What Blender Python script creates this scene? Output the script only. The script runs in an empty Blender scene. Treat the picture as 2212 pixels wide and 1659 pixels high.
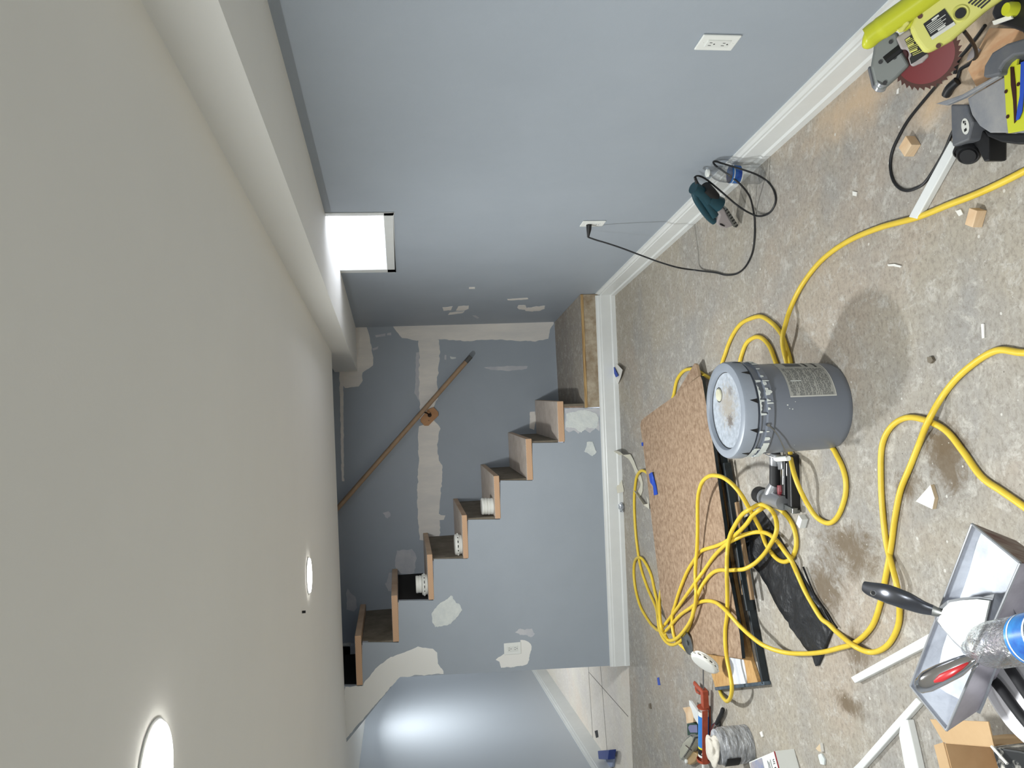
import bpy, bmesh, math, random
from mathutils import Vector, Matrix, noise
random.seed(7)
SC = bpy.context.scene
COL = SC.collection
V = Vector
# ------------------------------------------------------------------ camera
CAM_H = 1.38
FOC = 1711.33
YAW, PITCH, ROLL = -0.1224, 0.1429, -0.0388
_cy, _sy, _cp, _sp = math.cos(YAW), math.sin(YAW), math.cos(PITCH), math.sin(PITCH)
_w = V((-_sy*_cp, _cy*_cp, -_sp)); _r0 = V((_cy, _sy, 0)); _u0 = _r0.cross(_w)
_cr, _sr = math.cos(ROLL), math.sin(ROLL)
_r = _r0*_cr + _u0*_sr
_u = _u0*_cr - _r0*_sr
CPOS = V((0, 0, CAM_H))
cam = bpy.data.cameras.new('camera')
camo = bpy.data.objects.new('camera', cam)
COL.objects.link(camo)
cam.sensor_fit = 'HORIZONTAL'; cam.sensor_width = 36.0
cam.lens = FOC*36/2212
cam.clip_start = 0.02; cam.clip_end = 100
M = Matrix((( -_u.x, _r.x, -_w.x, 0), (-_u.y, _r.y, -_w.y, 0), (-_u.z, _r.z, -_w.z, CAM_H), (0, 0, 0, 1)))
camo.matrix_world = M
SC.camera = camo
# ------------------------------------------------------------------ view + world
SC.view_settings.view_transform = 'Standard'
SC.view_settings.look = 'None'
SC.view_settings.exposure = 0.0
SC.view_settings.gamma = 1.0
SC.view_settings.use_curve_mapping = False
world = bpy.data.worlds.new('world'); SC.world = world; world.use_nodes = True
bg = world.node_tree.nodes['Background']
bg.inputs[0].default_value = (0.86, 0.9, 1.0, 1); bg.inputs[1].default_value = 6.0
# ------------------------------------------------------------------ measured planes of the room
XR, ZC, YD, EF = 1.1431, 1.7688, 4.7804, 0.1178      # right wall, ceiling, stair face, its slope
ZL, YB, EB = 0.2205, 5.646, 0.048
ZBASE = 0.125
FX = V((-1, EF, 0)).normalized()        # along the stair face, to the left
FN = V((EF, 1, 0)).normalized()         # into the stairs
# lights of the room: recessed ceiling lights down the middle
LIGHTS = [(-0.335, 3.365, 0.068), (-0.415, 1.33, 0.078), (-0.48, -0.75, 0.078), (-0.5, -2.6, 0.078)]
LPOW = 33.0
LIGHT_COL = (0.965, 1.0, 1.0)
def room_light(x, y, r, power, z=None, col=LIGHT_COL):
    l = bpy.data.lights.new('recessed_lamp', 'AREA'); l.shape = 'DISK'; l.size = 2*r
    l.energy = power; l.color = col
    o = bpy.data.objects.new('recessed_lamp', l); COL.objects.link(o)
    o.location = (x, y, (ZC if z is None else z) - 0.012)
    return o
# ------------------------------------------------------------------ picture <-> place helpers
def ray(px, py):
    return _w + _r*((829.5-py)/FOC) - _u*((px-1106)/FOC)
def at(px, py, z=0.0):
    d = ray(px, py); return CPOS + d*((z-CAM_H)/d.z)
def atx(px, py, x):
    d = ray(px, py); return CPOS + d*(x/d.x)
def aty(px, py, y):
    d = ray(px, py); return CPOS + d*(y/d.y)
def plane(px, py, p0, n):
    d = ray(px, py); return CPOS + d*((p0-CPOS).dot(n)/d.dot(n))
def face(px, py, out=0.0):
    return plane(px, py, V((XR, YD, 0)) - FN*out, FN)
def back(px, py, out=0.0):
    n = V((EB, 1, 0)).normalized()
    return plane(px, py, V((XR, YB, 0)) - n*out, n)
# ------------------------------------------------------------------ object helpers
def setp(o, label=None, cat=None, group=None, kind=None):
    if label: o['label'] = label
    if cat: o['category'] = cat
    if group: o['group'] = group
    if kind: o['kind'] = kind
    return o
def empty(name, loc, label=None, cat=None, group=None, rot=(0, 0, 0)):
    o = bpy.data.objects.new(name, None); COL.objects.link(o)
    o.location = loc; o.rotation_euler = rot; o.empty_display_size = 0.05
    return setp(o, label, cat, group)
class MB:
    def __init__(s): s.v = []; s.f = []; s.m = []; s.sm = []
    def add(s, vs, fs, mi=0, smooth=False):
        b = len(s.v); s.v += [V(v) for v in vs]
        for f in fs: s.f.append([b+i for i in f]); s.m.append(mi); s.sm.append(smooth)
        return s
    def box(s, c, h, ax=None, mi=0):
        c = V(c); ax = ax or (V((1, 0, 0)), V((0, 1, 0)), V((0, 0, 1)))
        vs = [c + ax[0]*h[0]*i + ax[1]*h[1]*j + ax[2]*h[2]*k for i in (-1, 1) for j in (-1, 1) for k in (-1, 1)]
        return s.add(vs, [(0, 1, 3, 2), (4, 6, 7, 5), (0, 4, 5, 1), (2, 3, 7, 6), (0, 2, 6, 4), (1, 5, 7, 3)], mi)
    def prism(s, poly, d, mi=0, mside=None, smooth=False):
        n = len(poly); poly = [V(p) for p in poly]; d = V(d)
        s.add(poly + [p+d for p in poly], [list(range(n))[::-1], list(range(n, 2*n))], mi)
        b = len(s.v) - 2*n
        for i in range(n):
            j = (i+1) % n
            s.f.append([b+i, b+j, b+n+j, b+n+i]); s.m.append(mi if mside is None else mside); s.sm.append(smooth)
        return s
    def quad(s, a, b, c, d, mi=0): return s.add([a, b, c, d], [(0, 1, 2, 3)], mi)
    def tube(s, pts, r, n=10, mi=0, caps=True, smooth=True, flat=1.0):
        pts = [V(p) for p in pts]; rs = r if isinstance(r, (list, tuple)) else [r]*len(pts)
        up = None; rings = []
        for i, p in enumerate(pts):
            t = (pts[min(i+1, len(pts)-1)] - pts[max(i-1, 0)])
            if t.length < 1e-9: t = V((0, 0, 1))
            t.normalize()
            if up is None: up = V((0, 0, 1)) if abs(t.z) < .9 else V((1, 0, 0))
            a = up - t*up.dot(t)
            if a.length < 1e-5: a = t.orthogonal()
            a.normalize(); up = a; b = t.cross(a)
            rings.append([p + (a*math.cos(2*math.pi*k/n)*flat + b*math.sin(2*math.pi*k/n))*rs[i] for k in range(n)])
        vs = [v for rg in rings for v in rg]; fs = []
        for i in range(len(pts)-1):
            for k in range(n):
                k2 = (k+1) % n; fs.append((i*n+k, i*n+k2, (i+1)*n+k2, (i+1)*n+k))
        s.add(vs, fs, mi, smooth)
        if caps:
            b0 = len(s.v) - len(vs)
            s.f.append([b0+k for k in range(n)][::-1]); s.m.append(mi); s.sm.append(False)
            s.f.append([b0+(len(pts)-1)*n+k for k in range(n)]); s.m.append(mi); s.sm.append(False)
        return s
    def lathe(s, prof, o=(0, 0, 0), ax=(0, 0, 1), n=48, mi=0, smooth=True, sx=1.0):
        # prof: list of (radius, height) along the axis
        o = V(o); ax = V(ax).normalized(); a = ax.orthogonal().normalized(); b = ax.cross(a)
        vs = []
        for r_, h_ in prof:
            for k in range(n):
                t = 2*math.pi*k/n
                vs.append(o + ax*h_ + (a*math.cos(t) + b*math.sin(t)*sx)*max(r_, 1e-5))
        fs = []
        for i in range(len(prof)-1):
            for k in range(n):
                k2 = (k+1) % n; fs.append((i*n+k, i*n+k2, (i+1)*n+k2, (i+1)*n+k))
        return s.add(vs, fs, mi, smooth)
    def cyl(s, a, b, r, n=24, mi=0, r2=None, smooth=True):
        a = V(a); b = V(b); L = (b-a).length
        r2 = r if r2 is None else r2
        return s.lathe([(0, 0), (r, 0), (r, 0), (r2, L), (r2, L), (0, L)], a, b-a, n, mi, smooth)
    def build(s, name, mats, parent=None, bevel=0, seg=2, subsurf=0, autosmooth=True, world=True):
        me = bpy.data.meshes.new(name)
        vs = s.v
        o = bpy.data.objects.new(name, me)
        if parent is not None and world:
            mi = parent_world(parent).inverted()
            vs = [mi @ v for v in vs]
        me.from_pydata([tuple(v) for v in vs], [], s.f)
        mats = mats if isinstance(mats, (list, tuple)) else [mats]
        for m in mats: me.materials.append(m)
        for p, mi_, sm in zip(me.polygons, s.m, s.sm): p.material_index = mi_; p.use_smooth = sm
        bm = bmesh.new(); bm.from_mesh(me)
        bmesh.ops.remove_doubles(bm, verts=bm.verts, dist=1e-5)
        bmesh.ops.recalc_face_normals(bm, faces=bm.faces)
        bm.to_mesh(me); bm.free()
        me.update()
        if any(s.sm): me.set_sharp_from_angle(angle=math.radians(38))
        COL.objects.link(o)
        if parent is not None: o.parent = parent
        if bevel:
            md = o.modifiers.new('bevel', 'BEVEL'); md.width = bevel; md.segments = seg; md.limit_method = 'ANGLE'; md.angle_limit = math.radians(40)
            md.harden_normals = False
        if subsurf:
            md = o.modifiers.new('sub', 'SUBSURF'); md.levels = subsurf; md.render_levels = subsurf
        return o
def parent_world(o):
    m = Matrix.LocRotScale(o.location, o.rotation_euler, o.scale)
    return parent_world(o.parent) @ m if o.parent else m
def top(mb, name, mats, label, cat, group=None, loc=None, **k):
    o = mb.build(name, mats, **k); setp(o, label, cat, group)
    c = V(loc) if loc is not None else sum((v.co for v in o.data.vertices), V((0,0,0)))/max(1, len(o.data.vertices))
    if loc is None: c.z = min(v.co.z for v in o.data.vertices)
    for v in o.data.vertices: v.co -= c
    o.location = c
    return o
def structure(mb, name, mats, parent=None, **k):
    o = mb.build(name, mats, parent, **k)
    if parent is None: o['kind'] = 'structure'
    return o
def smooth_path(pts, k=8, closed=False):
    pts = [V(p) for p in pts]; out = []
    n = len(pts)
    for i in range(n-1):
        p0, p1, p2, p3 = pts[max(i-1, 0)], pts[i], pts[i+1], pts[min(i+2, n-1)]
        for j in range(k):
            t = j/k
            out.append(0.5*((2*p1) + (p2-p0)*t + (2*p0-5*p1+4*p2-p3)*t*t + (3*p1-p0-3*p2+p3)*t**3))
    out.append(pts[-1]); return out
# ------------------------------------------------------------------ materials
def srgb(r, g, b):
    f = lambda c: (c/12.92 if c <= .04045 else ((c+.055)/1.055)**2.4)
    return (f(r/255), f(g/255), f(b/255), 1)
def mat(name, col, rough=.6, metal=0.0, var=None, vscale=8.0, vamt=0.5, bump=0.0, bscale=60.0, spec=0.5, trans=0.0, ior=1.45, emit=None, estr=0.0, coat=0.0, stretch=None, alpha=1.0, lo=.35, hi=.65):
    m = bpy.data.materials.new(name); m.use_nodes = True; nt = m.node_tree; N = nt.nodes; L = nt.links
    p = N['Principled BSDF']
    c = srgb(*col) if len(col) == 3 else col
    p.inputs['Base Color'].default_value = c; p.inputs['Roughness'].default_value = rough
    p.inputs['Metallic'].default_value = metal; p.inputs['IOR'].default_value = ior
    p.inputs['Specular IOR Level'].default_value = spec
    p.inputs['Transmission Weight'].default_value = trans
    p.inputs['Coat Weight'].default_value = coat
    p.inputs['Alpha'].default_value = alpha
    if emit: p.inputs['Emission Color'].default_value = srgb(*emit); p.inputs['Emission Strength'].default_value = estr
    tc = N.new('ShaderNodeTexCoord'); mp = N.new('ShaderNodeMapping'); L.new(tc.outputs['Object'], mp.inputs['Vector'])
    if stretch: mp.inputs['Scale'].default_value = stretch
    if var:
        nz = N.new('ShaderNodeTexNoise'); nz.inputs['Scale'].default_value = vscale; nz.inputs['Detail'].default_value = 8; nz.inputs['Roughness'].default_value = .65
        L.new(mp.outputs[0], nz.inputs['Vector'])
        cr = N.new('ShaderNodeValToRGB'); cr.color_ramp.elements[0].position = lo; cr.color_ramp.elements[1].position = hi
        cr.color_ramp.elements[0].color = c; cr.color_ramp.elements[1].color = srgb(*var)
        L.new(nz.outputs['Fac'], cr.inputs['Fac'])
        mx = N.new('ShaderNodeMix'); mx.data_type = 'RGBA'; mx.inputs[0].default_value = vamt; mx.inputs[6].default_value = c
        L.new(cr.outputs[0], mx.inputs[7]); L.new(mx.outputs[2], p.inputs['Base Color'])
    if bump:
        nb = N.new('ShaderNodeTexNoise'); nb.inputs['Scale'].default_value = bscale; nb.inputs['Detail'].default_value = 5
        L.new(mp.outputs[0], nb.inputs['Vector'])
        bp = N.new('ShaderNodeBump'); bp.inputs['Strength'].default_value = bump; bp.inputs['Distance'].default_value = .01
        L.new(nb.outputs['Fac'], bp.inputs['Height']); L.new(bp.outputs[0], p.inputs['Normal'])
    return m
def wood(name, c1, c2, scale=30, axis=(1, 12, 12), rough=.6, dist=3.0):
    m = mat(name, c1, rough); nt = m.node_tree; N = nt.nodes; L = nt.links; p = N['Principled BSDF']
    mp = [n for n in N if n.type == 'MAPPING'][0]; mp.inputs['Scale'].default_value = axis
    nz = N.new('ShaderNodeTexNoise'); nz.inputs['Scale'].default_value = scale/10; nz.inputs['Detail'].default_value = 6; nz.inputs['Distortion'].default_value = dist*.3
    L.new(mp.outputs[0], nz.inputs['Vector'])
    cr = N.new('ShaderNodeValToRGB'); cr.color_ramp.elements[0].position = .35; cr.color_ramp.elements[1].position = .68
    cr.color_ramp.elements[0].color = srgb(*c1); cr.color_ramp.elements[1].color = srgb(*c2)
    L.new(nz.outputs['Fac'], cr.inputs['Fac']); L.new(cr.outputs[0], p.inputs['Base Color'])
    return m
def endgrain(name, c1, c2):
    m = mat(name, c1, .7); nt = m.node_tree; N = nt.nodes; L = nt.links; p = N['Principled BSDF']
    mp = [n for n in N if n.type == 'MAPPING'][0]
    wv = N.new('ShaderNodeTexWave'); wv.wave_type = 'RINGS'; wv.inputs['Scale'].default_value = 45; wv.inputs['Distortion'].default_value = 2.5; wv.inputs['Detail'].default_value = 3
    wv.rings_direction = 'Y'
    L.new(mp.outputs[0], wv.inputs['Vector'])
    cr = N.new('ShaderNodeValToRGB'); cr.color_ramp.elements[0].color = srgb(*c1); cr.color_ramp.elements[1].color = srgb(*c2)
    L.new(wv.outputs['Fac'], cr.inputs['Fac']); L.new(cr.outputs[0], p.inputs['Base Color'])
    return m
def floor_mat(name, base, light, dark, stain, warm, grey):
    m = mat(name, base, .75); nt = m.node_tree; N = nt.nodes; L = nt.links; p = N['Principled BSDF']
    tc = [n for n in N if n.type == 'TEX_COORD'][0]
    def nz(scale, det=8, rough=.6, dist=0, stretch=None, off=0):
        mp = N.new('ShaderNodeMapping'); mp.inputs['Location'].default_value = (off, off*1.7, 0)
        if stretch: mp.inputs['Scale'].default_value = stretch
        L.new(tc.outputs['Object'], mp.inputs['Vector'])
        n = N.new('ShaderNodeTexNoise'); n.inputs['Scale'].default_value = scale; n.inputs['Detail'].default_value = det
        n.inputs['Roughness'].default_value = rough; n.inputs['Distortion'].default_value = dist
        L.new(mp.outputs[0], n.inputs['Vector']); return n.outputs['Fac']
    def ramp(f, a, b):
        r = N.new('ShaderNodeMapRange'); r.interpolation_type = 'SMOOTHSTEP'; r.inputs[1].default_value = a; r.inputs[2].default_value = b
        L.new(f, r.inputs[0]); return r.outputs[0]
    def mul(a, b):
        q = N.new('ShaderNodeMath'); q.operation = 'MULTIPLY'
        for i, x in enumerate((a, b)):
            if isinstance(x, float): q.inputs[i].default_value = x
            else: L.new(x, q.inputs[i])
        return q.outputs[0]
    def mix(f, a, b):
        q = N.new('ShaderNodeMix'); q.data_type = 'RGBA'
        if isinstance(f, float): q.inputs[0].default_value = f
        else: L.new(f, q.inputs[0])
        for i, x in ((6, a), (7, b)):
            if isinstance(x, tuple): q.inputs[i].default_value = x
            else: L.new(x, q.inputs[i])
        return q.outputs[2]
    c = mix(ramp(nz(1.6, 6, .6, .4), .38, .62), srgb(*base), srgb(*grey))
    c = mix(mul(ramp(nz(1.1, 5, .6, .3, None, 5.3), .5, .66), .75), c, srgb(*warm))
    c = mix(mul(ramp(nz(18, 12, .8, .5, (1, .8, 1), 2.0), .49, .64), .8), c, srgb(*light))
    c = mix(mul(ramp(nz(55, 12, .85, .3, (1, 1.3, 1), 9.0), .44, .68), .8), c, srgb(*dark))
    # brown blotches: only in a few zones of the slab
    for (cx, cy, rx, ry) in STAINS:
        mp = N.new('ShaderNodeMapping'); mp.vector_type = 'POINT'
        mp.inputs['Location'].default_value = (-cx/rx, -cy/ry, 0); mp.inputs['Scale'].default_value = (1/rx, 1/ry, 1)
        L.new(tc.outputs['Object'], mp.inputs['Vector'])
        ln = N.new('ShaderNodeVectorMath'); ln.operation = 'LENGTH'; L.new(mp.outputs[0], ln.inputs[0])
        ad = N.new('ShaderNodeMath'); ad.operation = 'ADD'; L.new(ln.outputs[1], ad.inputs[0]); L.new(mul(nz(11, 12, .82, 1.2, None, cx*3), 3.0), ad.inputs[1])
        rr = N.new('ShaderNodeMapRange'); rr.inputs[1].default_value = 2.3; rr.inputs[2].default_value = 1.75
        L.new(ad.outputs[0], rr.inputs[0])
        c = mix(mul(rr.outputs[0], .85), c, srgb(*stain))
    for (cx, cy, rx, ry) in SAWDUST:
        mp = N.new('ShaderNodeMapping'); mp.inputs['Location'].default_value = (-cx/rx, -cy/ry, 0); mp.inputs['Scale'].default_value = (1/rx, 1/ry, 1)
        L.new(tc.outputs['Object'], mp.inputs['Vector'])
        ln = N.new('ShaderNodeVectorMath'); ln.operation = 'LENGTH'; L.new(mp.outputs[0], ln.inputs[0])
        ad = N.new('ShaderNodeMath'); ad.operation = 'ADD'; L.new(ln.outputs[1], ad.inputs[0]); L.new(mul(nz(9, 10, .7, .6, None, cy), 1.4), ad.inputs[1])
        rr = N.new('ShaderNodeMapRange'); rr.inputs[1].default_value = 1.9; rr.inputs[2].default_value = .8
        L.new(ad.outputs[0], rr.inputs[0]); c = mix(mul(rr.outputs[0], .6), c, srgb(212, 180, 142))
    # paint and compound specks
    def specks(scale, thr, col, amt, c, off):
        mp = N.new('ShaderNodeMapping'); mp.inputs['Location'].default_value = (off, off, 0); L.new(tc.outputs['Object'], mp.inputs['Vector'])
        vo = N.new('ShaderNodeTexVoronoi'); vo.inputs['Scale'].default_value = scale; vo.inputs['Randomness'].default_value = 1
        L.new(mp.outputs[0], vo.inputs['Vector'])
        sp = N.new('ShaderNodeSeparateColor'); L.new(vo.outputs['Color'], sp.inputs[0])
        t = N.new('ShaderNodeMath'); t.operation = 'MULTIPLY'; L.new(sp.outputs[0], t.inputs[0]); L.new(sp.outputs[0], t.inputs[1])
        t2 = N.new('ShaderNodeMath'); t2.operation = 'MULTIPLY'; L.new(t.outputs[0], t2.inputs[0]); t2.inputs[1].default_value = thr
        lt = N.new('ShaderNodeMath'); lt.operation = 'LESS_THAN'
        ad = N.new('ShaderNodeMath'); ad.operation = 'ADD'; L.new(vo.outputs['Distance'], ad.inputs[0]); L.new(mul(nz(90, 4, .6, 0, None, off), .12), ad.inputs[1])
        L.new(ad.outputs[0], lt.inputs[0]); L.new(t2.outputs[0], lt.inputs[1])
        return mix(mul(lt.outputs[0], amt), c, srgb(*col))
    c = specks(26, .19, (214, 212, 205), .75, c, 3.1)
    c = specks(60, .22, (205, 202, 194), .6, c, 7.7)
    c = specks(35, .13, (70, 62, 52), .7, c, 1.3)
    L.new(c, p.inputs['Base Color'])
    bp = N.new('ShaderNodeBump'); bp.inputs['Strength'].default_value = .25; bp.inputs['Distance'].default_value = .01
    L.new(nz(40, 8, .7, 0, None, 4.0), bp.inputs['Height']); L.new(bp.outputs[0], p.inputs['Normal'])
    return m
STAINS = [(at(2040,960).x, at(2040,960).y, .07, .12), (at(2050, 1000).x, at(2050, 1000).y, .13, .12), (at(1830, 1180).x, at(1830, 1180).y, .12, .24), (at(1960, 1050).x, at(1960, 1050).y, .06, .09),
          (at(1850, 1400).x, at(1850, 1400).y, .12, .1), (at(1780, 1270).x, at(1780, 1270).y, .14, .16), (at(1830, 1520).x, at(1830, 1520).y, .05, .14)]
SAWDUST = [(at(2100, 120).x, at(2100, 120).y, .16, .2), (at(1850, 200).x-.03, at(1850, 200).y, .09, .3), (at(2010, 230).x, at(2010, 230).y, .05, .1)]
m_wall = mat('blue_grey_paint', (164, 172, 181), .55, var=(157, 165, 174), vscale=2.5, vamt=.6, bump=.04, bscale=180)
m_left = mat('pale_grey_paint', (190, 196, 203), .4, bump=.03, bscale=180)
m_ceil = mat('ceiling_white', (238, 237, 232), .8, var=(233, 232, 227), vscale=1.5, vamt=.5, bump=.03, bscale=150)
m_white = mat('white_trim_paint', (226, 228, 226), .35, var=(214, 216, 214), vscale=6, vamt=.5)
m_comp = mat('joint_compound', (240, 234, 226), .85, var=(220, 217, 213), vscale=9, vamt=.8, bump=.25, bscale=35, stretch=(1, 1, .25))
m_comp2 = mat('thin_joint_compound', (204, 204, 206), .85, var=(184, 187, 194), vscale=14, vamt=.8, bump=.2, bscale=35)
m_compw = mat('fresh_joint_compound', (222, 226, 222), .8, var=(204, 210, 210), vscale=22, vamt=.8, bump=.4, bscale=40)
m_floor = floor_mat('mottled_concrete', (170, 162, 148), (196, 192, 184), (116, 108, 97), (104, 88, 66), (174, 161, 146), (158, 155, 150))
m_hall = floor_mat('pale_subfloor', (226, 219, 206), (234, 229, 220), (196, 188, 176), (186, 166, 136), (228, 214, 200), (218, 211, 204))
m_dark = mat('joint_and_shade_black', (20, 18, 16), .9)
m_fir = wood('fir_tread', (208, 182, 154), (186, 154, 124), 40, (1, 1, 1), .6)
m_firend = endgrain('fir_end_grain', (216, 180, 148), (194, 154, 120))
m_treadtop = mat('pale_tread_top', (222, 210, 200), .75, var=(198, 184, 172), vscale=14, vamt=.8, stretch=(1, 1, 1))  # tread tops in a paler tone than the sides
m_riser = mat('bare_riser_board', (128, 120, 106), .8, var=(94, 84, 70), vscale=9, vamt=.8)
m_ply = mat('stained_plywood', (140, 122, 98), .8, var=(184, 172, 152), vscale=16, vamt=.95, bump=.2)
m_plyedge = wood('plywood_edge', (190, 160, 110), (132, 98, 60), 30, (2, 2, 60))
m_landing = floor_mat('worn_landing_top', (166, 158, 146), (196, 191, 184), (122, 110, 96), (120, 96, 66), (160, 146, 130), (150, 145, 140))
m_emit = mat('lamp_diffuser', (255, 255, 255), .5, emit=(255, 253, 250), estr=14)
m_black = mat('black_plastic', (26, 26, 28), .45)
m_brn = mat('oak_handrail', (176, 148, 120), .5, var=(158, 130, 102), vscale=20, vamt=.7)
# ------------------------------------------------------------------ room shell
def sub_band(n, f): return [f(i/n) for i in range(n+1)]
yfront = -3.6
def facept(X, z=0.0, out=0.0): return V((X, YD + EF*(XR-X), z)) - FN*out
def backpt(X, z=0.0): return V((X, YB + EB*(XR-X), z))
def leftx(y): return -2.016 + 0.037*(y-6.093)
mb = MB()
gap = .006
mb.prism([(XR+.1, yfront, 0), (XR+.1, YD-EF*.1, 0), facept(-2.6), (-2.6, yfront, 0)], (0, 0, -.12))
structure(mb, 'floor', m_floor)
mb = MB()
f0 = FN*gap*2
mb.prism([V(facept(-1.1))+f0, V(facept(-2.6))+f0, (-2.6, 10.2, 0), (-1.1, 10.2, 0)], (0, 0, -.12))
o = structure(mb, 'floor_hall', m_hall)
mb = MB()
# joints of the hall boards
for (a, b) in [((1270, 1428), (1281, 1602)), ((1296, 1426), (1308, 1580)), ((1272, 1452), (1357, 1548))]:
    A, B = at(*a, .0006), at(*b, .0006); d = (B-A).normalized(); s = d.cross(V((0, 0, 1)))*(.0035 if a[1] != 1452 else .002)
    A = A - d*(.25 if a[1] != 1452 else 0); B = B + d*(.25 if a[1] != 1452 else 0)
    mb.quad(A-s, B-s, B+s, A+s)
mb.build('board_joint', m_dark, o)
mb = MB(); mb.prism([facept(-1.0, -.012), facept(-2.6, -.012), V(facept(-2.6, -.012))+f0*3, V(facept(-1.0, -.012))+f0*3], (0, 0, -.1))
structure(mb, 'floor_seam', m_dark)
# ceiling with the stairwell opening, hall part included
mb = MB()
T = .2
mb.prism([(XR+.12, yfront, ZC), (-2.7, yfront, ZC), facept(-2.7, ZC), facept(XR+.12, ZC)], (0, 0, T))
mb.prism([facept(-1.49, ZC), facept(-2.7, ZC), (-2.7, 10.2, ZC), (-1.49, 10.2, ZC)], (0, 0, T))
mb.box((-1.27, 7.95, ZC+.1), (.225, 2.3, .1))
structure(mb, 'ceiling', m_ceil)
# right wall with the window hole
W = [atx(705, 460, XR), atx(846, 462, XR), atx(853, 588, XR), atx(735, 586, XR)]
wy0, wy1, wz0 = 3.243, 4.165, 1.376
mb = MB()
wt = .12
def wallbox(y0, y1, z0, z1): mb.box((XR+wt/2, (y0+y1)/2, (z0+z1)/2), (wt/2, (y1-y0)/2, (z1-z0)/2))
wallbox(yfront, wy0, -.12, 3.0); wallbox(wy1, 6.0, -.12, 3.0); wallbox(wy0, wy1, -.12, wz0); wallbox(wy0, wy1, 1.9, 3.0)
wr = structure(mb, 'wall_right', m_wall)
# left wall
mb = MB()
mb.prism([(leftx(yfront), yfront, -.12), (leftx(10.2), 10.2, -.12), (leftx(10.2)-.12, 10.2, -.12), (leftx(yfront)-.12, yfront, -.12)], (0, 0, 2.0))
wl = structure(mb, 'wall_left', m_left)
mb = MB(); mb.box((-1.1, 7.95, .85), (.05, 2.3, 1.0)); structure(mb, 'wall_hall_right', m_left)
mb = MB(); mb.box((-.6, 10.25, 1.0), (2.6, .06, 1.12)); structure(mb, 'wall_hall_end', m_left)
mb = MB(); mb.box((-.6, yfront-.06, 1.0), (2.6, .06, 1.12)); structure(mb, 'wall_behind_camera', m_wall)
# back wall of the stairwell, up past the ceiling
mb = MB()
mb.prism([backpt(XR+.1, -.1), backpt(-1.165, -.1), backpt(-1.165, -.1)+V((0, .1, 0)), backpt(XR+.1, -.1)+V((0, .1, 0))], (0, 0, 3.1))
mb.prism([backpt(-1.165, ZC+.01), backpt(-2.3, ZC+.01), backpt(-2.3, ZC+.01)+V((0, .1, 0)), backpt(-1.165, ZC+.01)+V((0, .1, 0))], (0, 0, 1.2))
wb = structure(mb, 'wall_back', m_wall)
# stairwell shaft above the ceiling
mb = MB()
mb.prism([facept(XR+.1, ZC+T), facept(-2.3, ZC+T), V(facept(-2.3, ZC+T))-FN*.1, V(facept(XR+.1, ZC+T))-FN*.1], (0, 0, 1.1))
mb.box((-2.25, 5.5, 2.5), (.05, .7, .6))
mb.box((-.5, 5.4, 3.04), (2, .9, .04))
structure(mb, 'wall_stairwell', m_wall)
# stair side wall: stepped drywall, its sloped end over the hall
pts = [(1328, 881), (1219, 881), (1219, 956), (1150, 957), (1150, 1038), (1081, 1038), (1080, 1122), (1011, 1123), (1010, 1207), (937, 1208),
       (936, 1297), (861, 1298), (861, 1388), (783, 1388), (782, 1482), (744, 1482)]
poly = [face(*p) for p in pts]
poly[0].z = 0
poly += [facept(poly[-1].x, ZC)] if poly[-1].z < ZC-.02 else []
poly[-1].z = ZC+.0
poly += [facept(face(742, 1604).x, ZC), face(862, 1463), V((face(1357, 1436).x, facept(face(1357, 1436).x).y, 0))]
# triangulate as prism through bmesh n-gon
mb = MB(); mb.prism(poly, FN*.03)
ws = structure(mb, 'wall_stair_side', m_wall)
# return wall and sloped underside of the stairs
xl = poly[-1].x; xs_ = poly[-2]; xt = poly[-3]
mb = MB()
a, b = V((xl, facept(xl).y, 0))+FN*.03, V((xl, 0, 0)); bb = backpt(xl)
a2 = V((xs_.x+.004, xs_.y, xs_.z-.002))+FN*.03; b2_ = V((xs_.x+.03, bb.y, xs_.z-.002)); a.x += .004
b1_ = V((bb.x+.03, bb.y, 0)); tk_ = V((.03, 0, 0))
mb.add([a, b1_, b1_+tk_, a+tk_, a2, b2_, b2_+tk_, a2+tk_], [(0, 1, 2, 3), (4, 7, 6, 5), (0, 4, 5, 1), (1, 5, 6, 2), (2, 6, 7, 3), (3, 7, 4, 0)])
structure(mb, 'wall_stair_end', m_wall)
mb = MB(); sl = [V(xs_)+FN*.03, V(xt)+FN*.03]
dn = V((0, .8, 0))
mb.prism([sl[0], sl[1], sl[1]+V((.03, 0, .02)), sl[0]+V((.03, 0, .02))], dn)
structure(mb, 'wall_stair_underside', m_ceil)
# ceiling soffit along the right wall
SX, SZ = .8, 1.645
mb = MB()
def sof(p, x, z): return V((x, p, z))
se = .022
prof = []
P1, P2 = (yfront, SX-.0), (5.75, SX-.0)
mb.add([(SX-.02, yfront, 1.63), (XR+.05, yfront, 1.635-.01), (XR+.05, yfront, ZC+.05), (SX-.02, yfront, ZC+.05),
        (SX+.03, 5.66, 1.662), (XR+.05, 5.66, 1.662), (XR+.05, 5.66, ZC+.05), (SX+.03, 5.66, ZC+.05)],
       [(0, 1, 2, 3), (4, 7, 6, 5), (0, 4, 5, 1), (0, 3, 7, 4), (1, 5, 6, 2), (3, 2, 6, 7)])
structure(mb, 'ceiling_soffit', m_ceil)
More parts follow.
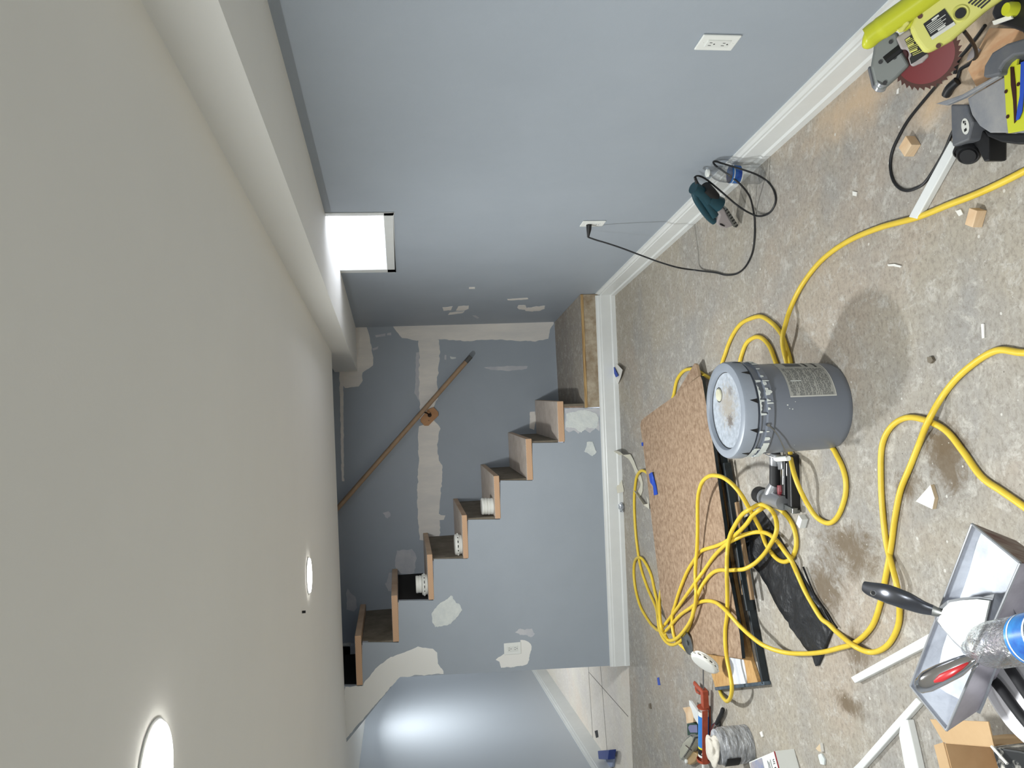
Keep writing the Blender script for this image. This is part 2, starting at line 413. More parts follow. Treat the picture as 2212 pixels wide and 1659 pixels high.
# ------------------------------------------------------------------ baseboards
def base_profile(A, B, out, name, h=ZBASE, t=.014, shoe=True, mats=None):
    # A, B along the wall foot, out = unit vector into the room
    out = V(out); A = V(A); B = V(B)
    pr = [(0, 0), (t+.006 if shoe else t, 0), (t+.006 if shoe else t, h*.2), (t, h*.26), (t, h*.74), (t-.003, h*.78), (t-.003, h*.84), (t-.008, h*.93), (t-.009, h), (0, h)]
    mb = MB(); mb.prism([A + out*a_ + V((0, 0, b_)) for a_, b_ in pr], B-A)
    return structure(mb, name, mats or m_white)
base_profile((XR, yfront, 0), (XR, YD-.01, 0), (-1, 0, 0), 'baseboard_right')
base_profile(facept(XR-.012), facept(xl), -FN, 'baseboard_stair')
nl = V((1, -.037, 0)).normalized()
base_profile((leftx(yfront), yfront, 0), (leftx(10.2), 10.2, 0), nl, 'baseboard_left', h=.14, shoe=False)
# ------------------------------------------------------------------ ceiling lights
for i, (x, y, r) in enumerate(LIGHTS):
    lab = ['round recessed ceiling light near the staircase', 'round recessed ceiling light nearest the camera side of the frame edge', 'round recessed ceiling light above the photographer', 'round recessed ceiling light behind the photographer'][i]
    t = empty('recessed_light', (x, y, ZC), lab, 'ceiling light')
    mb = MB(); mb.lathe([(r, 0), (r+.005, 0), (r+.006, -.002), (r+.003, -.004), (r, -.004), (r, 0)], (x, y, ZC)); mb.build('trim_ring', m_white, t)
    mb = MB(); mb.lathe([(0, -.007), (r, -.007)], (x, y, ZC)); mb.build('diffuser', m_emit, t)
    room_light(x, y, r*.98, LPOW if i < 2 else LPOW*.7)
for x, y, pw, lab in ((-1.43, 6.95, 13, 'round recessed ceiling light in the hall beside the left wall'), (-1.5, 9.3, 7, 'round recessed ceiling light at the far end of the hall')):
    t = empty('recessed_light', (x, y, ZC), lab, 'ceiling light')
    mb = MB(); mb.lathe([(0, -.007), (.075, -.007), (.08, 0)], (x, y, ZC)); mb.build('diffuser', m_emit, t)
    lo_ = room_light(x, y, .074, pw); lo_.data.spread = math.radians(160)
# ------------------------------------------------------------------ window in the right wall
w = empty('window_1', (XR, (wy0+wy1)/2, wz0)); w['kind'] = 'structure'
mb = MB()
def wbar(y0, y1, z0, z1, x0=-.004, x1=.05): mb.box((XR+(x0+x1)/2, (y0+y1)/2, (z0+z1)/2), ((x1-x0)/2, (y1-y0)/2, (z1-z0)/2))
wbar(wy0-.006, wy1+.006, wz0-.006, wz0+.038); wbar(wy0-.006, wy0+.03, wz0-.006, 1.88); wbar(wy1-.05, wy1+.006, wz0-.006, 1.88); wbar(wy0, wy1, 1.84, 1.9)
wbar(wy0+.02, wy0+.05, wz0+.03, wz0+.075, .03, .055)
mb.build('window_frame', m_white, w, bevel=.003)
m_pane = bpy.data.materials.new('window_pane_glass'); m_pane.use_nodes = True
_nt = m_pane.node_tree; _nt.nodes.clear(); _o = _nt.nodes.new('ShaderNodeOutputMaterial'); _t = _nt.nodes.new('ShaderNodeBsdfTransparent'); _g = _nt.nodes.new('ShaderNodeBsdfGlossy'); _m = _nt.nodes.new('ShaderNodeMixShader')
_g.inputs['Roughness'].default_value = .02; _m.inputs[0].default_value = .06
_nt.links.new(_t.outputs[0], _m.inputs[1]); _nt.links.new(_g.outputs[0], _m.inputs[2]); _nt.links.new(_m.outputs[0], _o.inputs[0])
mb = MB(); mb.box((XR+.07, (wy0+wy1)/2, 1.64), (.003, (wy1-wy0)/2, .26)); mb.build('window_pane', m_pane, w)
# ------------------------------------------------------------------ outlets
m_plate = mat('outlet_plate_white', (232, 234, 230), .35)
m_recept = mat('receptacle_white', (224, 226, 222), .4)
m_slot = mat('slot_black', (24, 24, 26), .6)
def outlet(c, n, h=.107, wd=.072, label='', up=V((0, 0, 1))):
    n = V(n).normalized(); s = up.cross(n).normalized(); c = V(c)
    t = empty('wall_outlet', c, label, 'outlet')
    ax = (s, up, n)
    mb = MB(); pl = [(-1, -1), (1, -1), (1, 1), (-1, 1)]
    mb.prism([c + s*wd/2*a_ + up*h/2*b_ + n*.0005 for a_, b_ in pl], n*.0055); mb.build('cover_plate', m_plate, t, bevel=.003, seg=3)
    mb = MB(); mb.box(c+n*.0065, (.0165, .033, .002), ax); r_ = mb.build('receptacle', m_recept, t, bevel=.0015)
    mb = MB()
    for k in (-1, 1):
        q = c + up*.0185*k + n*.0083
        mb.box(q - s*.0063 + up*.003, (.0011, .0042, .0006), ax); mb.box(q + s*.0063 + up*.003, (.0011, .0036, .0006), ax)
        mb.cyl(q - up*.008 - n*.0005, q - up*.008 + n*.0006, .0024, 12)
    mb.build('socket_slot', m_slot, r_)
    for k in (-1, 1):
        mb = MB(); mb.cyl(c + up*.0415*k + n*.005, c+up*.0415*k + n*.0068, .0028, 12); mb.build('screw', m_plate, t)
    return t
o1c = (atx(1521.5, 69, XR)+atx(1577, 108.7, XR))/2
outlet(o1c, (-1, 0, 0), label='white wall outlet with nothing plugged in on the blue-grey right wall')
o2c = (atx(1258, 476, XR)+atx(1302, 487, XR))/2
outlet(o2c, (-1, 0, 0), label='white wall outlet with the black power tool cord plugged in')
o3c = (face(1088, 1390)+face(1126, 1411))/2
outlet(o3c, -FN, label='white wall outlet ringed by joint compound below the stairs')
# ------------------------------------------------------------------ joint compound patches on the walls
def patch(name, pts, fn, m, parent, thick=.0016, rag=3.0, sub=5, seed=1, n=None):
    rnd = random.Random(seed)
    P = []
    for i, a_ in enumerate(pts):
        b_ = pts[(i+1) % len(pts)]
        L = math.hypot(b_[0]-a_[0], b_[1]-a_[1]); k = max(1, int(L/sub))
        for j in range(k):
            t = j/k; x = a_[0]+(b_[0]-a_[0])*t; y = a_[1]+(b_[1]-a_[1])*t
            nx = noise.noise(V((x*.09, y*.09, seed)))*rag + noise.noise(V((x*.31, y*.31, seed+9)))*rag*.6
            ny = noise.noise(V((x*.09, y*.09, seed+33)))*rag + noise.noise(V((x*.31, y*.31, seed+49)))*rag*.6
            P.append((x+nx, y+ny))
    W_ = [fn(x, y) for x, y in P]
    return patch_mesh(name, W_, m, parent, thick)
def patch_mesh(name, W_, m, parent, thick):
    # newell normal, made to face the camera
    n = V((0, 0, 0))
    for i in range(len(W_)):
        a_, b_ = W_[i], W_[(i+1) % len(W_)]; n += a_.cross(b_)
    n.normalize()
    if n.dot(CPOS - W_[0]) < 0: n = -n
    mb = MB(); mb.prism([w_ - n*.0006 for w_ in W_], n*(thick+.0006))
    return mb.build(name, m, parent)
CB = 'joint_compound'
patch(CB, [(846,697),(852,691.5),(870,690),(1010,690),(1194,691),(1196,700),(1188,712),(1184,732),(1150,738),(1060,733),(1010,737),(955,733),(900,736),(868,729),(855,715),(847,702)], back, m_comp, wb, .002, 2, seed=2)
patch(CB, [(905,733),(948,733),(950,760),(947,790),(944,830),(946,850),(941,872),(925,905),(906,905)], back, m_comp, wb, .0024, 2.5, seed=3)
patch(CB, [(899,762),(906,760),(908,870),(903,860),(896,850),(897,800)], back, m_comp2, wb, .0012, 2.5, seed=4)
patch(CB, [(905,921),(938,908),(951,926),(946,945),(945,980),(952,1000),(956,1005),(955,1030),(950,1080),(948,1108),(953,1112),(962,1115),(958,1122),(949,1125),(950,1150),(945,1175),(920,1170),(908,1165),(904,1140),(901,1080),(903,1020),(905,980),(902,950)], back, m_comp, wb, .002, 2.5, seed=5)
patch(CB, [(765,706),(792,705),(798,725),(806,772),(806,790),(783,805),(783,822),(775,835),(745,838),(738,830),(738,798),(766,797),(766,740)], back, m_comp, wb, .002, 1.5, seed=6)
patch(CB, [(733,797),(741,797),(742,900),(743,1040),(738,1040)], back, m_comp, wb, .0014, 1.2, seed=7)
patch(CB, [(857,1190),(890,1186),(899,1195),(896,1238),(858,1240),(853,1222)], back, m_comp2, wb, .0012, 3, seed=8)
patch(CB, [(842,1238),(850,1236),(856,1250),(852,1276),(838,1278),(832,1262)], back, m_comp2, wb, .0012, 3, seed=9)
patch(CB, [(750,1272),(768,1290),(772,1312),(764,1320),(748,1318)], back, m_comp2, wb, .0012, 3, seed=10)
patch(CB, [(828,1108),(838,1103),(845,1112),(838,1119),(830,1116)], back, m_comp2, wb, .0012, 4, sub=3, seed=11)
patch(CB, [(1045,793),(1100,791),(1140,791),(1138,797),(1100,801),(1060,799)], back, m_comp2, wb, .0012, 1.5, seed=12)
patch(CB, [(970,771),(984,770),(985,774),(972,775)], back, m_compw, wb, .003, 2, sub=3, seed=13)
patch(CB, [(960,767),(964,767),(964,777),(960,777)], back, m_comp2, wb, .0012, 1, seed=14)
patch(CB, [(810,724),(833,720),(832,726),(812,729)], back, m_comp2, wb, .0012, 1, seed=15)
patch(CB, [(836,720),(845,719),(845,724),(836,724)], back, m_comp2, wb, .0012, 1, seed=16)
patch(CB, [(804,753),(818,748),(816,754),(806,757)], back, m_comp2, wb, .0012, 1, seed=17)
patch(CB, [(1145,890),(1155,889),(1158,905),(1154,928),(1144,925)], back, m_comp, wb, .0015, 1.5, seed=18)
fr = lambda x, y: atx(x, y, XR)
patch(CB, [(956,664),(977,662),(974,670),(958,671)], fr, m_comp, wr, .0015, 1, seed=21)
patch(CB, [(990,661),(1013,660),(1012,667),(1003,671),(985,671)], fr, m_comp, wr, .0015, 1, seed=22)
patch(CB, [(972,675),(1004,672),(1000,676),(968,680)], fr, m_comp, wr, .0015, 1, seed=23)
patch(CB, [(1013,620.5),(1026,620),(1026,623.5),(1013,623.5)], fr, m_comp, wr, .0015, .6, seed=24)
patch(CB, [(1120,659),(1135,659),(1138,665),(1134,669),(1122,668),(1117,664)], fr, m_comp, wr, .0015, 1, sub=3, seed=25)
patch(CB, [(1134,666),(1160,662),(1178,661),(1176,667),(1160,672),(1135,672)], fr, m_comp, wr, .0018, 1.6, sub=3, seed=26)
patch(CB, [(1096,646),(1140,643),(1141,646),(1115,648),(1097,648.5)], fr, m_comp, wr, .0015, 1, seed=27)
patch(CB, [(1020,682),(1028,681),(1036,686),(1030,688)], fr, m_comp2, wr, .0012, 1, seed=28)
# stair side wall
patch(CB, [(1221,882),(1295,882),(1295,932),(1285,925),(1275,935),(1262,928),(1250,936),(1240,930),(1228,933),(1221,926)], face, m_comp2, ws, .001, 2, sub=3, seed=31)
patch(CB, [(1224,893),(1262,885),(1290,893),(1293,918),(1284,926),(1270,922),(1256,934),(1240,925),(1222,924)], face, m_compw, ws, .003, 3, sub=3, seed=32)
patch(CB, [(1268,955),(1280,953),(1281,960),(1289,976),(1279,986),(1268,978),(1261,975),(1266,966)], face, m_compw, ws, .003, 2, sub=3, seed=33)
patch(CB, [(976,1286),(984,1302),(991,1303),(999,1317),(990,1330),(975,1345),(965,1352),(940,1354),(934,1345),(933,1325),(945,1307),(960,1297)], face, m_compw, ws, .003, 2, sub=3, seed=34)
patch(CB, [(784,1482),(790,1470),(811,1445),(839,1421),(879,1407),(902,1397),(934,1401),(944,1409),(946,1433),(958,1449),(958,1455.5),(864,1462),(800,1534),(743.5,1601),(744.5,1484)], face, m_ceil, ws, .0012, 2.5, sub=5, seed=35)
patch(CB, [(1124.4,1382.5),(1133,1383),(1144,1388),(1149,1396),(1148,1404),(1144,1414),(1143,1425),(1139.6,1433),(1131,1438),(1110,1440),(1082,1442),(1079.7,1434),(1078,1429),(1071,1425.5),(1077,1420),(1085.6,1415),(1090.6,1411),(1124,1409)], face, m_ceil, ws, .0016, 1.5, sub=3, seed=36)
patch(CB, [(1113,1366),(1124,1357),(1134,1361),(1150,1357),(1155,1370),(1150,1376),(1130,1372)], face, m_comp2, ws, .001, 3, sub=3, seed=37)
# ------------------------------------------------------------------ stair treads, risers, landing
st = empty('staircase', facept(.43, 0, 0), 'wooden stairs with rough fir treads climbing left along the back wall', 'stairs')
TR = [((1205, 867), (1218.5, 955)), ((1137, 948), (1150, 1037.5)), ((1068, 1028), (1080, 1121)), ((999, 1113), (1010.5, 1207)), ((924, 1198), (936, 1296.5)), ((847, 1287), (860.5, 1387.5)), ((768, 1374), (782, 1481.5)), ]
def bdist(p):   # distance from a point to the back wall, along FN
    n = V((EB, 1, 0)).normalized(); return (V((XR, YB, 0)) - p).dot(n)/FN.dot(n)
treads = []
for i, ((xa, ya), (xb, yb)) in enumerate(TR):
    a1, a2 = face(xa, ya, .004), face(xa, yb, .004)
    zt = (a1.z+a2.z)/2; zb = (face(xb, ya).z+face(xb, yb).z)/2
    def P(p, z): return V((p.x, p.y, z))
    q = [P(a1, zb), P(a2, zb), P(a2, zt), P(a1, zt)]
    L1 = bdist(q[0])-.004; L2 = bdist(q[1])-.004
    mb = MB()
    f4 = q; b4 = [q[0]+FN*L1, q[1]+FN*L2, q[2]+FN*L2, q[3]+FN*L1]
    mb.add(f4+b4, [(0, 1, 2, 3)], 1); b0 = len(mb.v)-8
    for fc, mi in (((4, 7, 6, 5), 1), ((0, 3, 7, 4), 0), ((1, 5, 6, 2), 0), ((3, 2, 6, 7), 2), ((0, 4, 5, 1), 0)):
        mb.f.append([b0+k for k in fc]); mb.m.append(mi); mb.sm.append(False)
    treads.append((q, zt, zb, a1, a2))
    mb.build('tread', [m_fir, m_firend, m_treadtop], st, bevel=.004)
# risers: between each tread's back end and the next tread
for i in range(len(TR)-1):
    q, zt, zb, a1, a2 = treads[i]; nz_ = treads[i+1][2]; na = treads[i+1][3]
    if i == 5: continue
    mm = m_dark if i == 4 else m_riser  # fifth one: black board painting the shade of an open step, no real riser
    p = V((a2.x+.012, facept(a2.x+.012).y, zt+.0005)) + FN*.012
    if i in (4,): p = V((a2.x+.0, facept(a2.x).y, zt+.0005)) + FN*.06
    L = bdist(p)-.006
    mb = MB(); mb.prism([p, p+FX*.016, p+FX*.016+V((0, 0, nz_-zt-.002)), p+V((0, 0, nz_-zt-.002))], FN*L)
    mb.build('riser', mm, st)
q, zt, zb, a1, a2 = treads[0]
p = V((a1.x+.0, facept(a1.x).y, ZL+.0005)) + FN*.004 - FX*(-.02)
L = bdist(p)-.006
mb = MB(); mb.prism([p, p+FX*.016, p+FX*.016+V((0, 0, zb-ZL-.002)), p+V((0, 0, zb-ZL-.002))], FN*L); mb.build('riser', m_riser, st)
# black board painting in the darkness of the open gap above the top tread
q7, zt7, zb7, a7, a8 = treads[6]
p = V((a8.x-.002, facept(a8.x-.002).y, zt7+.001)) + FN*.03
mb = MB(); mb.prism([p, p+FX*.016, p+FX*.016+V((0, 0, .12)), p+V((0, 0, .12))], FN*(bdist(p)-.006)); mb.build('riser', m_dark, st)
# dark riser behind tread six, top open step
q, zt, zb, a1, a2 = treads[5]
p = V((a2.x+.01, facept(a2.x+.01).y, zt)) + FN*.01; L = bdist(p)-.006
mb = MB(); mb.prism([p, p+FX*.016, p+FX*.016+V((0, 0, treads[6][2]-zt-.002)), p+V((0, 0, treads[6][2]-zt-.002))], FN*L)
mb.build('riser', m_riser, st)
# landing box
ld = empty('landing_platform', facept(.8, 0), 'low plywood landing platform at the foot of the stairs', 'platform')
lx0, lx1 = XR-.003, .43
mb = MB()
A, B = facept(lx0, ZL-.018, .003), facept(lx1, ZL-.018, .003)
C_, D_ = backpt(lx1, ZL-.018)-V((0, .004, 0)), backpt(lx0, ZL-.018)-V((0, .004, 0))
mb.add([A, B, C_, D_, A+V((0, 0, .018)), B+V((0, 0, .018)), C_+V((0, 0, .018)), D_+V((0, 0, .018))], [(4, 5, 6, 7)], 0)
b0 = len(mb.v)-8
for fc in ((0, 1, 5, 4), (1, 2, 6, 5), (3, 0, 4, 7), (3, 2, 1, 0), (2, 3, 7, 6)): mb.f.append([b0+k for k in fc]); mb.m.append(1); mb.sm.append(False)
mb.build('platform_top', [m_landing, m_plyedge], ld)
mb = MB(); mb.prism([facept(lx0, .0), facept(lx1, .0), facept(lx1, ZL-.0185), facept(lx0, ZL-.0185)], FN*.02); mb.build('front_board', m_ply, ld)
mb = MB(); mb.prism([facept(lx1+.016, 0)+FN*.0205, facept(lx1, 0)+FN*.0205, facept(lx1, ZL-.0185)+FN*.0205, facept(lx1+.016, ZL-.0185)+FN*.0205], FN*.75); mb.build('side_board', m_ply, ld)
# ------------------------------------------------------------------ handrail
hr = empty('handrail', back(928, 900), 'round brown wooden handrail sloping up the back wall', 'handrail')
a, b = back(1017, 770, .07), back(738, 1088, .07)
b2 = a + (b-a)*1.6; c_ = a + (b-a)*.04
mb = MB(); mb.tube([c_, b2], .0165, 16); mb.build('rail', m_brn, hr)
m_gend = mat('grey_painted_end', (92, 92, 90), .6)
mb = MB(); mb.tube([a, c_], .0168, 16); mb.build('painted_end', m_gend, hr)
oc = [(924.4,884.7),(936.4,879.8),(946.7,890.7),(946.7,898),(925.6,919.6),(917,919.6),(908.7,911),(908,905)]
m_ros = wood('pale_wood_block', (196, 148, 104), (170, 122, 82), 20, (3, 3, 3))
W_ = [back(*p) for p in oc]; nb = V((EB, 1, 0)).normalized()
mb = MB(); mb.prism([p-nb*.018 for p in W_], nb*.0175); rb = mb.build('mounting_block', m_ros, hr, bevel=.002)
m_brz = mat('dark_bronze', (46, 36, 30), .35, .8)
bc = back(928, 897, .018); rp = a+(b-a)*((back(917, 897)-back(1017, 770)).length/(back(738, 1088)-back(1017, 770)).length)
mb = MB(); mb.cyl(bc, bc-nb*.006, .014, 20); mb.tube(smooth_path([bc, bc-nb*.035, rp+V((0, 0, -.03))-nb*.005, rp+V((0, 0, -.012))], 6), .005, 8); mb.build('bracket', m_brz, hr)
m_steel = mat('bright_steel', (200, 200, 200), .2, 1.0)
for p in [(930, 892), (926.6, 908.5), (930, 899)]:
    mb = MB(); mb.cyl(back(*p, .018), back(*p, .0215), .003, 10); mb.build('screw', m_brz, hr)
# ------------------------------------------------------------------ smoke detectors
m_det = mat('detector_white_plastic', (232, 232, 226), .4)
m_detd = mat('detector_slot_dark', (30, 28, 26), .7)
def detector(c, r, h, slots, label, group=None, ax=(0, 0, 1), m=None):
    ax = V(ax).normalized(); c = V(c)
    t = empty('smoke_detector', c, label, 'smoke detector', group)
    mm = m or m_det
    if slots: pr = [(0, 0), (r*.88, 0), (r*.93, h*.1), (r*.93, h*.3), (r, h*.34), (r, h*.48), (r*.97, h*.5)]; pr2 = [(r*.97, h*.62), (r, h*.64), (r, h*.82), (r*.93, h*.95), (r*.8, h), (0, h)]
    else: pr = [(0, 0), (r*.95, 0), (r, h*.08), (r, h*.42), (r*.95, h*.46), (r*.95, h*.54)]; pr2 = [(r*.95, h*.54), (r, h*.58), (r, h*.9), (r*.94, h), (0, h)]
    mb = MB(); mb.lathe(pr, c, ax, 48); mb.build('base_ring', mm, t)
    mb = MB(); mb.lathe(pr2, c, ax, 48); mb.build('cover', mm, t)
    if slots:
        mb = MB(); mb.lathe([(r*.93, h*.49), (r*.93, h*.63)], c, ax, 48); mb.build('vent_gap', m_detd, t)
        a_ = ax.orthogonal().normalized(); b_ = ax.cross(a_); mb = MB()
        for k in range(14):
            th = 2*math.pi*k/14; d = a_*math.cos(th)+b_*math.sin(th)
            mb.box(c+d*r*.955+ax*h*.56, (.008, .006, h*.07), (d, ax.cross(d), ax))
        mb.build('vent_rib', mm, t)
    return t
def on_tread(i, px, py, dep):
    z = treads[i][1]+.004
    p = face(px, py); 
    return V((p.x, facept(p.x).y, treads[i][1]+.0005)) + FN*dep
c3 = on_tread(2, 1067, 1097, .075)
detector(c3, .052, .038, False, 'lower white smoke detector of the pair stacked on the lowest step that carries any')
detector(c3+V((.002, 0, .0385)), .052, .036, False, 'upper white smoke detector of the pair stacked on the lowest step that carries any')
c4 = on_tread(3, 998, 1181, .08)
detector(c4, .065, .046, True, 'single slotted white smoke detector standing alone on a stair tread')
c5 = on_tread(4, 922, 1269, .08)
detector(c5, .065, .036, True, 'wide slotted smoke detector under the smaller one on a high stair tread')
detector(c5+V((.004, 0, .0365)), .053, .036, False, 'smaller white smoke detector resting on the wide slotted one')
# ================================================================== things on the floor
m_pail = mat('pail_grey_plastic', (119, 125, 136), .38)
m_paild = mat('pail_rim_grey', (150, 157, 168), .4, var=(132, 140, 150), vscale=8, vamt=.6)
m_lid = mat('pail_lid_dusty', (184, 192, 202), .6, var=(148, 155, 165), vscale=55, vamt=.9)
# brown and white grime on the lid
def add_grime(m, cx, cy, R, col, off=0, lo=1.5, hi=.9, amt=.8, sc=18):
    sc *= 4
    nt = m.node_tree; N = nt.nodes; L = nt.links; p = N['Principled BSDF']
    tc = [n for n in N if n.type == 'TEX_COORD'][0]
    src = p.inputs['Base Color'].links[0].from_socket if p.inputs['Base Color'].links else None
    mp = N.new('ShaderNodeMapping'); mp.inputs['Location'].default_value = (-cx/R, -cy/R, 0); mp.inputs['Scale'].default_value = (1/R, 1/R, 0)
    L.new(tc.outputs['Object'], mp.inputs[0])
    ln = N.new('ShaderNodeVectorMath'); ln.operation = 'LENGTH'; L.new(mp.outputs[0], ln.inputs[0])
    nz = N.new('ShaderNodeTexNoise'); nz.inputs['Scale'].default_value = sc; nz.inputs['Detail'].default_value = 10; nz.inputs['Roughness'].default_value = .8
    nm = N.new('ShaderNodeMath'); nm.operation = 'MULTIPLY_ADD'; nm.inputs[1].default_value = 3.4; nm.inputs[2].default_value = -1.2; L.new(nz.outputs['Fac'], nm.inputs[0])
    L.new(tc.outputs['Object'], nz.inputs['Vector'])
    ad = N.new('ShaderNodeMath'); ad.operation = 'ADD'; L.new(ln.outputs[1], ad.inputs[0]); L.new(nm.outputs[0], ad.inputs[1])
    mr = N.new('ShaderNodeMapRange'); mr.inputs[1].default_value = lo; mr.inputs[2].default_value = hi; mr.inputs[4].default_value = amt
    L.new(ad.outputs[0], mr.inputs[0])
    mx = N.new('ShaderNodeMix'); mx.data_type = 'RGBA'; L.new(mr.outputs[0], mx.inputs[0])
    if src: L.new(src, mx.inputs[6])
    else: mx.inputs[6].default_value = p.inputs['Base Color'].default_value
    mx.inputs[7].default_value = srgb(*col); L.new(mx.outputs[2], p.inputs['Base Color'])
BC = V((.183, 2.39, 0))
add_grime(m_lid, .015, .0, .075, (160, 150, 134), lo=1.6, hi=.8, amt=.8)
add_grime(m_lid, -.035, -.01, .03, (96, 84, 74), lo=1.3, hi=.9, amt=.8, sc=40)
add_grime(m_lid, .06, -.03, .02, (110, 104, 98), lo=1.4, hi=1.0, amt=.6, sc=50)
pail = empty('paint_pail', BC, 'large grey plastic pail with a dusty lid standing in the middle of the floor', 'bucket')
mb = MB()
H_ = .352
mb.lathe([(0, .004), (.128, .004), (.1335, 0), (.136, .004), (.1385, .02), (.1435, .26), (.1435, .262), (.1500, .264), (.1505, .283), (.1450, .287), (.1452, .302), (.1500, .304), (.1500, .309), (.1455, .311), (.1460, .335), (.140, .338)], BC, (0, 0, 1), 96)
mb.build('pail_body', m_pail, pail)
mb = MB()
lidprof = [(0, .346), (.118, .346), (.1215, .347), (.1235, .356), (.1265, .3595), (.142, .3600), (.150, .357), (.1535, .350), (.1545, .318), (.1515, .317), (.1505, .33), (.146, .336)]
mb.lathe(lidprof[:3], BC, (0, 0, 1), 96, 0); mb.lathe(lidprof[2:], BC, (0, 0, 1), 96, 1)
mb.build('lid', [m_lid, m_paild], pail)
mb = MB()
mb.lathe([(.1195, .3475), (.1220, .3481)], BC, (0, 0, 1), 96); mb.build('lid_groove', m_slot, pail)
# skirt notches
for ang in [-155, -118, -84, -47, -20, 15, 60, 110, 150]:
    d = V((math.cos(math.radians(ang)), math.sin(math.radians(ang)), 0)); s = V((-d.y, d.x, 0))
    mb = MB(); mb.prism([BC+d*.1535+s*.004+V((0, 0, .3165)), BC+d*.1535-s*.011+V((0, 0, .3165)), BC+d*.1535+s*.0+V((0, 0, .341))], d*.0016); mb.build('skirt_notch', m_slot, pail)
cc = at(1553, 853, .347)
m_cap = mat('spout_cap_cream', (214, 212, 190), .6, var=(186, 184, 160), vscale=30, vamt=.7)
mb = MB(); mb.lathe([(0, .0045), (.0185, .0042), (.021, .002), (.0215, 0)], V((cc.x, cc.y, .3462)), (0, 0, 1), 32); mb.lathe([(.0222, .0004), (.0245, .0008)], V((cc.x, cc.y, .3462)), (0, 0, 1), 32, 1)
mb.build('spout_cap', [m_cap, m_slot], pail)
# drips of white compound on the ribs
rnd = random.Random(5); mb = MB()
for k in range(46):
    ang = math.radians(rnd.choice([rnd.uniform(-175, -120), rnd.uniform(-100, -60), rnd.uniform(-40, 40), rnd.uniform(-175, 40)]))
    d = V((math.cos(ang), math.sin(ang), 0)); s = V((-d.y, d.x, 0)); w_ = rnd.uniform(.0015, .007); h_ = rnd.uniform(.006, .022)
    zt = rnd.choice([.286, .285, .308]); R = .1512
    mb.prism([BC+d*R+s*(-w_)+V((0, 0, zt)), BC+d*R+s*w_+V((0, 0, zt)), BC+d*R+s*w_*.8+V((0, 0, zt-h_*.8)), BC+d*R+V((0, 0, zt-h_)), BC+d*R-s*w_*.7+V((0, 0, zt-h_*.85))], d*.0015)
for a0, a1, z0, z1, seed in [(5, 48, .262, .288, 1), (8, 40, .29, .312, 2), (-178, -138, .262, .286, 3), (-175, -150, .29, .311, 4), (-100, -66, .302, .3095, 5)]:
    vs = []; n_ = 24
    for i in range(n_+1):
        ang = math.radians(a0+(a1-a0)*i/n_); d = V((math.cos(ang), math.sin(ang), 0)); nn = noise.noise(V((i*.4, seed, 0)))*.008
        vs += [BC+d*.1520+V((0, 0, z1)), BC+d*.1520+V((0, 0, min(z1-.002, z0+nn+.003)))]
    mb.add(vs, [(2*i, 2*i+1, 2*i+3, 2*i+2) for i in range(n_)])
mb.build('compound_drips', m_compw, pail)['kind'] = 'stuff'
# bail handle
ha = math.radians(-113); hd = V((math.cos(ha), math.sin(ha), 0)); hp = BC+hd*.152+V((0, 0, .285))
m_wire = mat('grey_wire', (150, 150, 150), .35, .9)
mb = MB()
hpts = [hp, BC+V((-.085, -.128, .255)), BC+V((-.115, -.11, .232)), BC+V((-.14, -.075, .205)), BC+V((-.156, -.045, .187)), BC+V((-.160, 0, .178))]
hpts += [V((p.x, 2*BC.y-p.y, p.z)) for p in hpts[-2::-1]]
mb.tube(smooth_path(hpts, 5), .0019, 8); mb.cyl(hp-hd*.004, hp+hd*.005, .005, 12)
hn = mb.build('wire_handle', m_wire, pail)
gp = hpts[5]
mb = MB(); mb.tube([V((gp.x-.002, gp.y-.038, gp.z)), V((gp.x-.002, gp.y+.04, gp.z))], .0085, 14); mb.build('handle_grip', m_plate, hn)
# paper label wrapped round the body
m_lab = mat('pail_label', (176, 176, 170), .7, var=(160, 161, 157), vscale=40, vamt=.7)
m_ink = mat('grey_print', (92, 94, 96), .8); m_inkd = mat('dark_print', (52, 54, 56), .8)
def rad(z): return .1385 + (.1435-.1385)*(z-.02)/.24
def onpail(ang, z, off=.0006): return BC + V((math.cos(math.radians(ang)), math.sin(math.radians(ang)), 0))*(rad(z)+off) + V((0, 0, z))
def wrap(mb, a0, a1, z0, z1, off, mi=0, n_=None):
    n_ = n_ or max(1, int(abs(a1-a0)/4))
    vs = []
    for i in range(n_+1):
        a_ = a0+(a1-a0)*i/n_; vs += [onpail(a_, z0, off), onpail(a_, z1, off)]
    mb.add(vs, [(2*i, 2*i+1, 2*i+3, 2*i+2) for i in range(n_)], mi, True)
LA0, LA1, LZ0, LZ1 = -82, 24, .052, .205
mb = MB(); wrap(mb, LA0, LA1, LZ0, LZ1, .0006); 
# faded print: rows of short words along the label, a darker block and two bold lines
z = LZ1-.008; rnd = random.Random(11)
while z > LZ0+.008:
    a_ = LA0+2
    bold = rnd.random() < .12
    while a_ < -36:
        w_ = rnd.uniform(1.5, 6)
        if rnd.random() < .85: wrap(mb, a_, min(a_+w_, -35.5), z-(.0026 if bold else .0016), z, .0009, 1, 1)
        a_ += w_ + .8
    z -= rnd.choice([.0034, .0034, .0038, .006])
wrap(mb, -34.2, -33.6, LZ0, LZ1, .0009, 3); wrap(mb, -18, -30, .12, .175, .0009, 1)
wrap(mb, -12, -2, .12, .19, .0009, 1)
for a0, a1, zz in [(-31, -25, .100), (-24.5, -20, .100), (-19.5, -15, .100), (-32, -28, .070), (-27, -23, .070), (-22, -17, .070), (-12, -6, .070), (-16, -14, .07)]:
    wrap(mb, a0, a1, zz, zz+.008, .001, 2, 1)
wrap(mb, LA0, LA1, LZ0, LZ0+.003, .0009, 3); wrap(mb, LA0, LA0+1.5, LZ0, LZ1, .0009, 3)
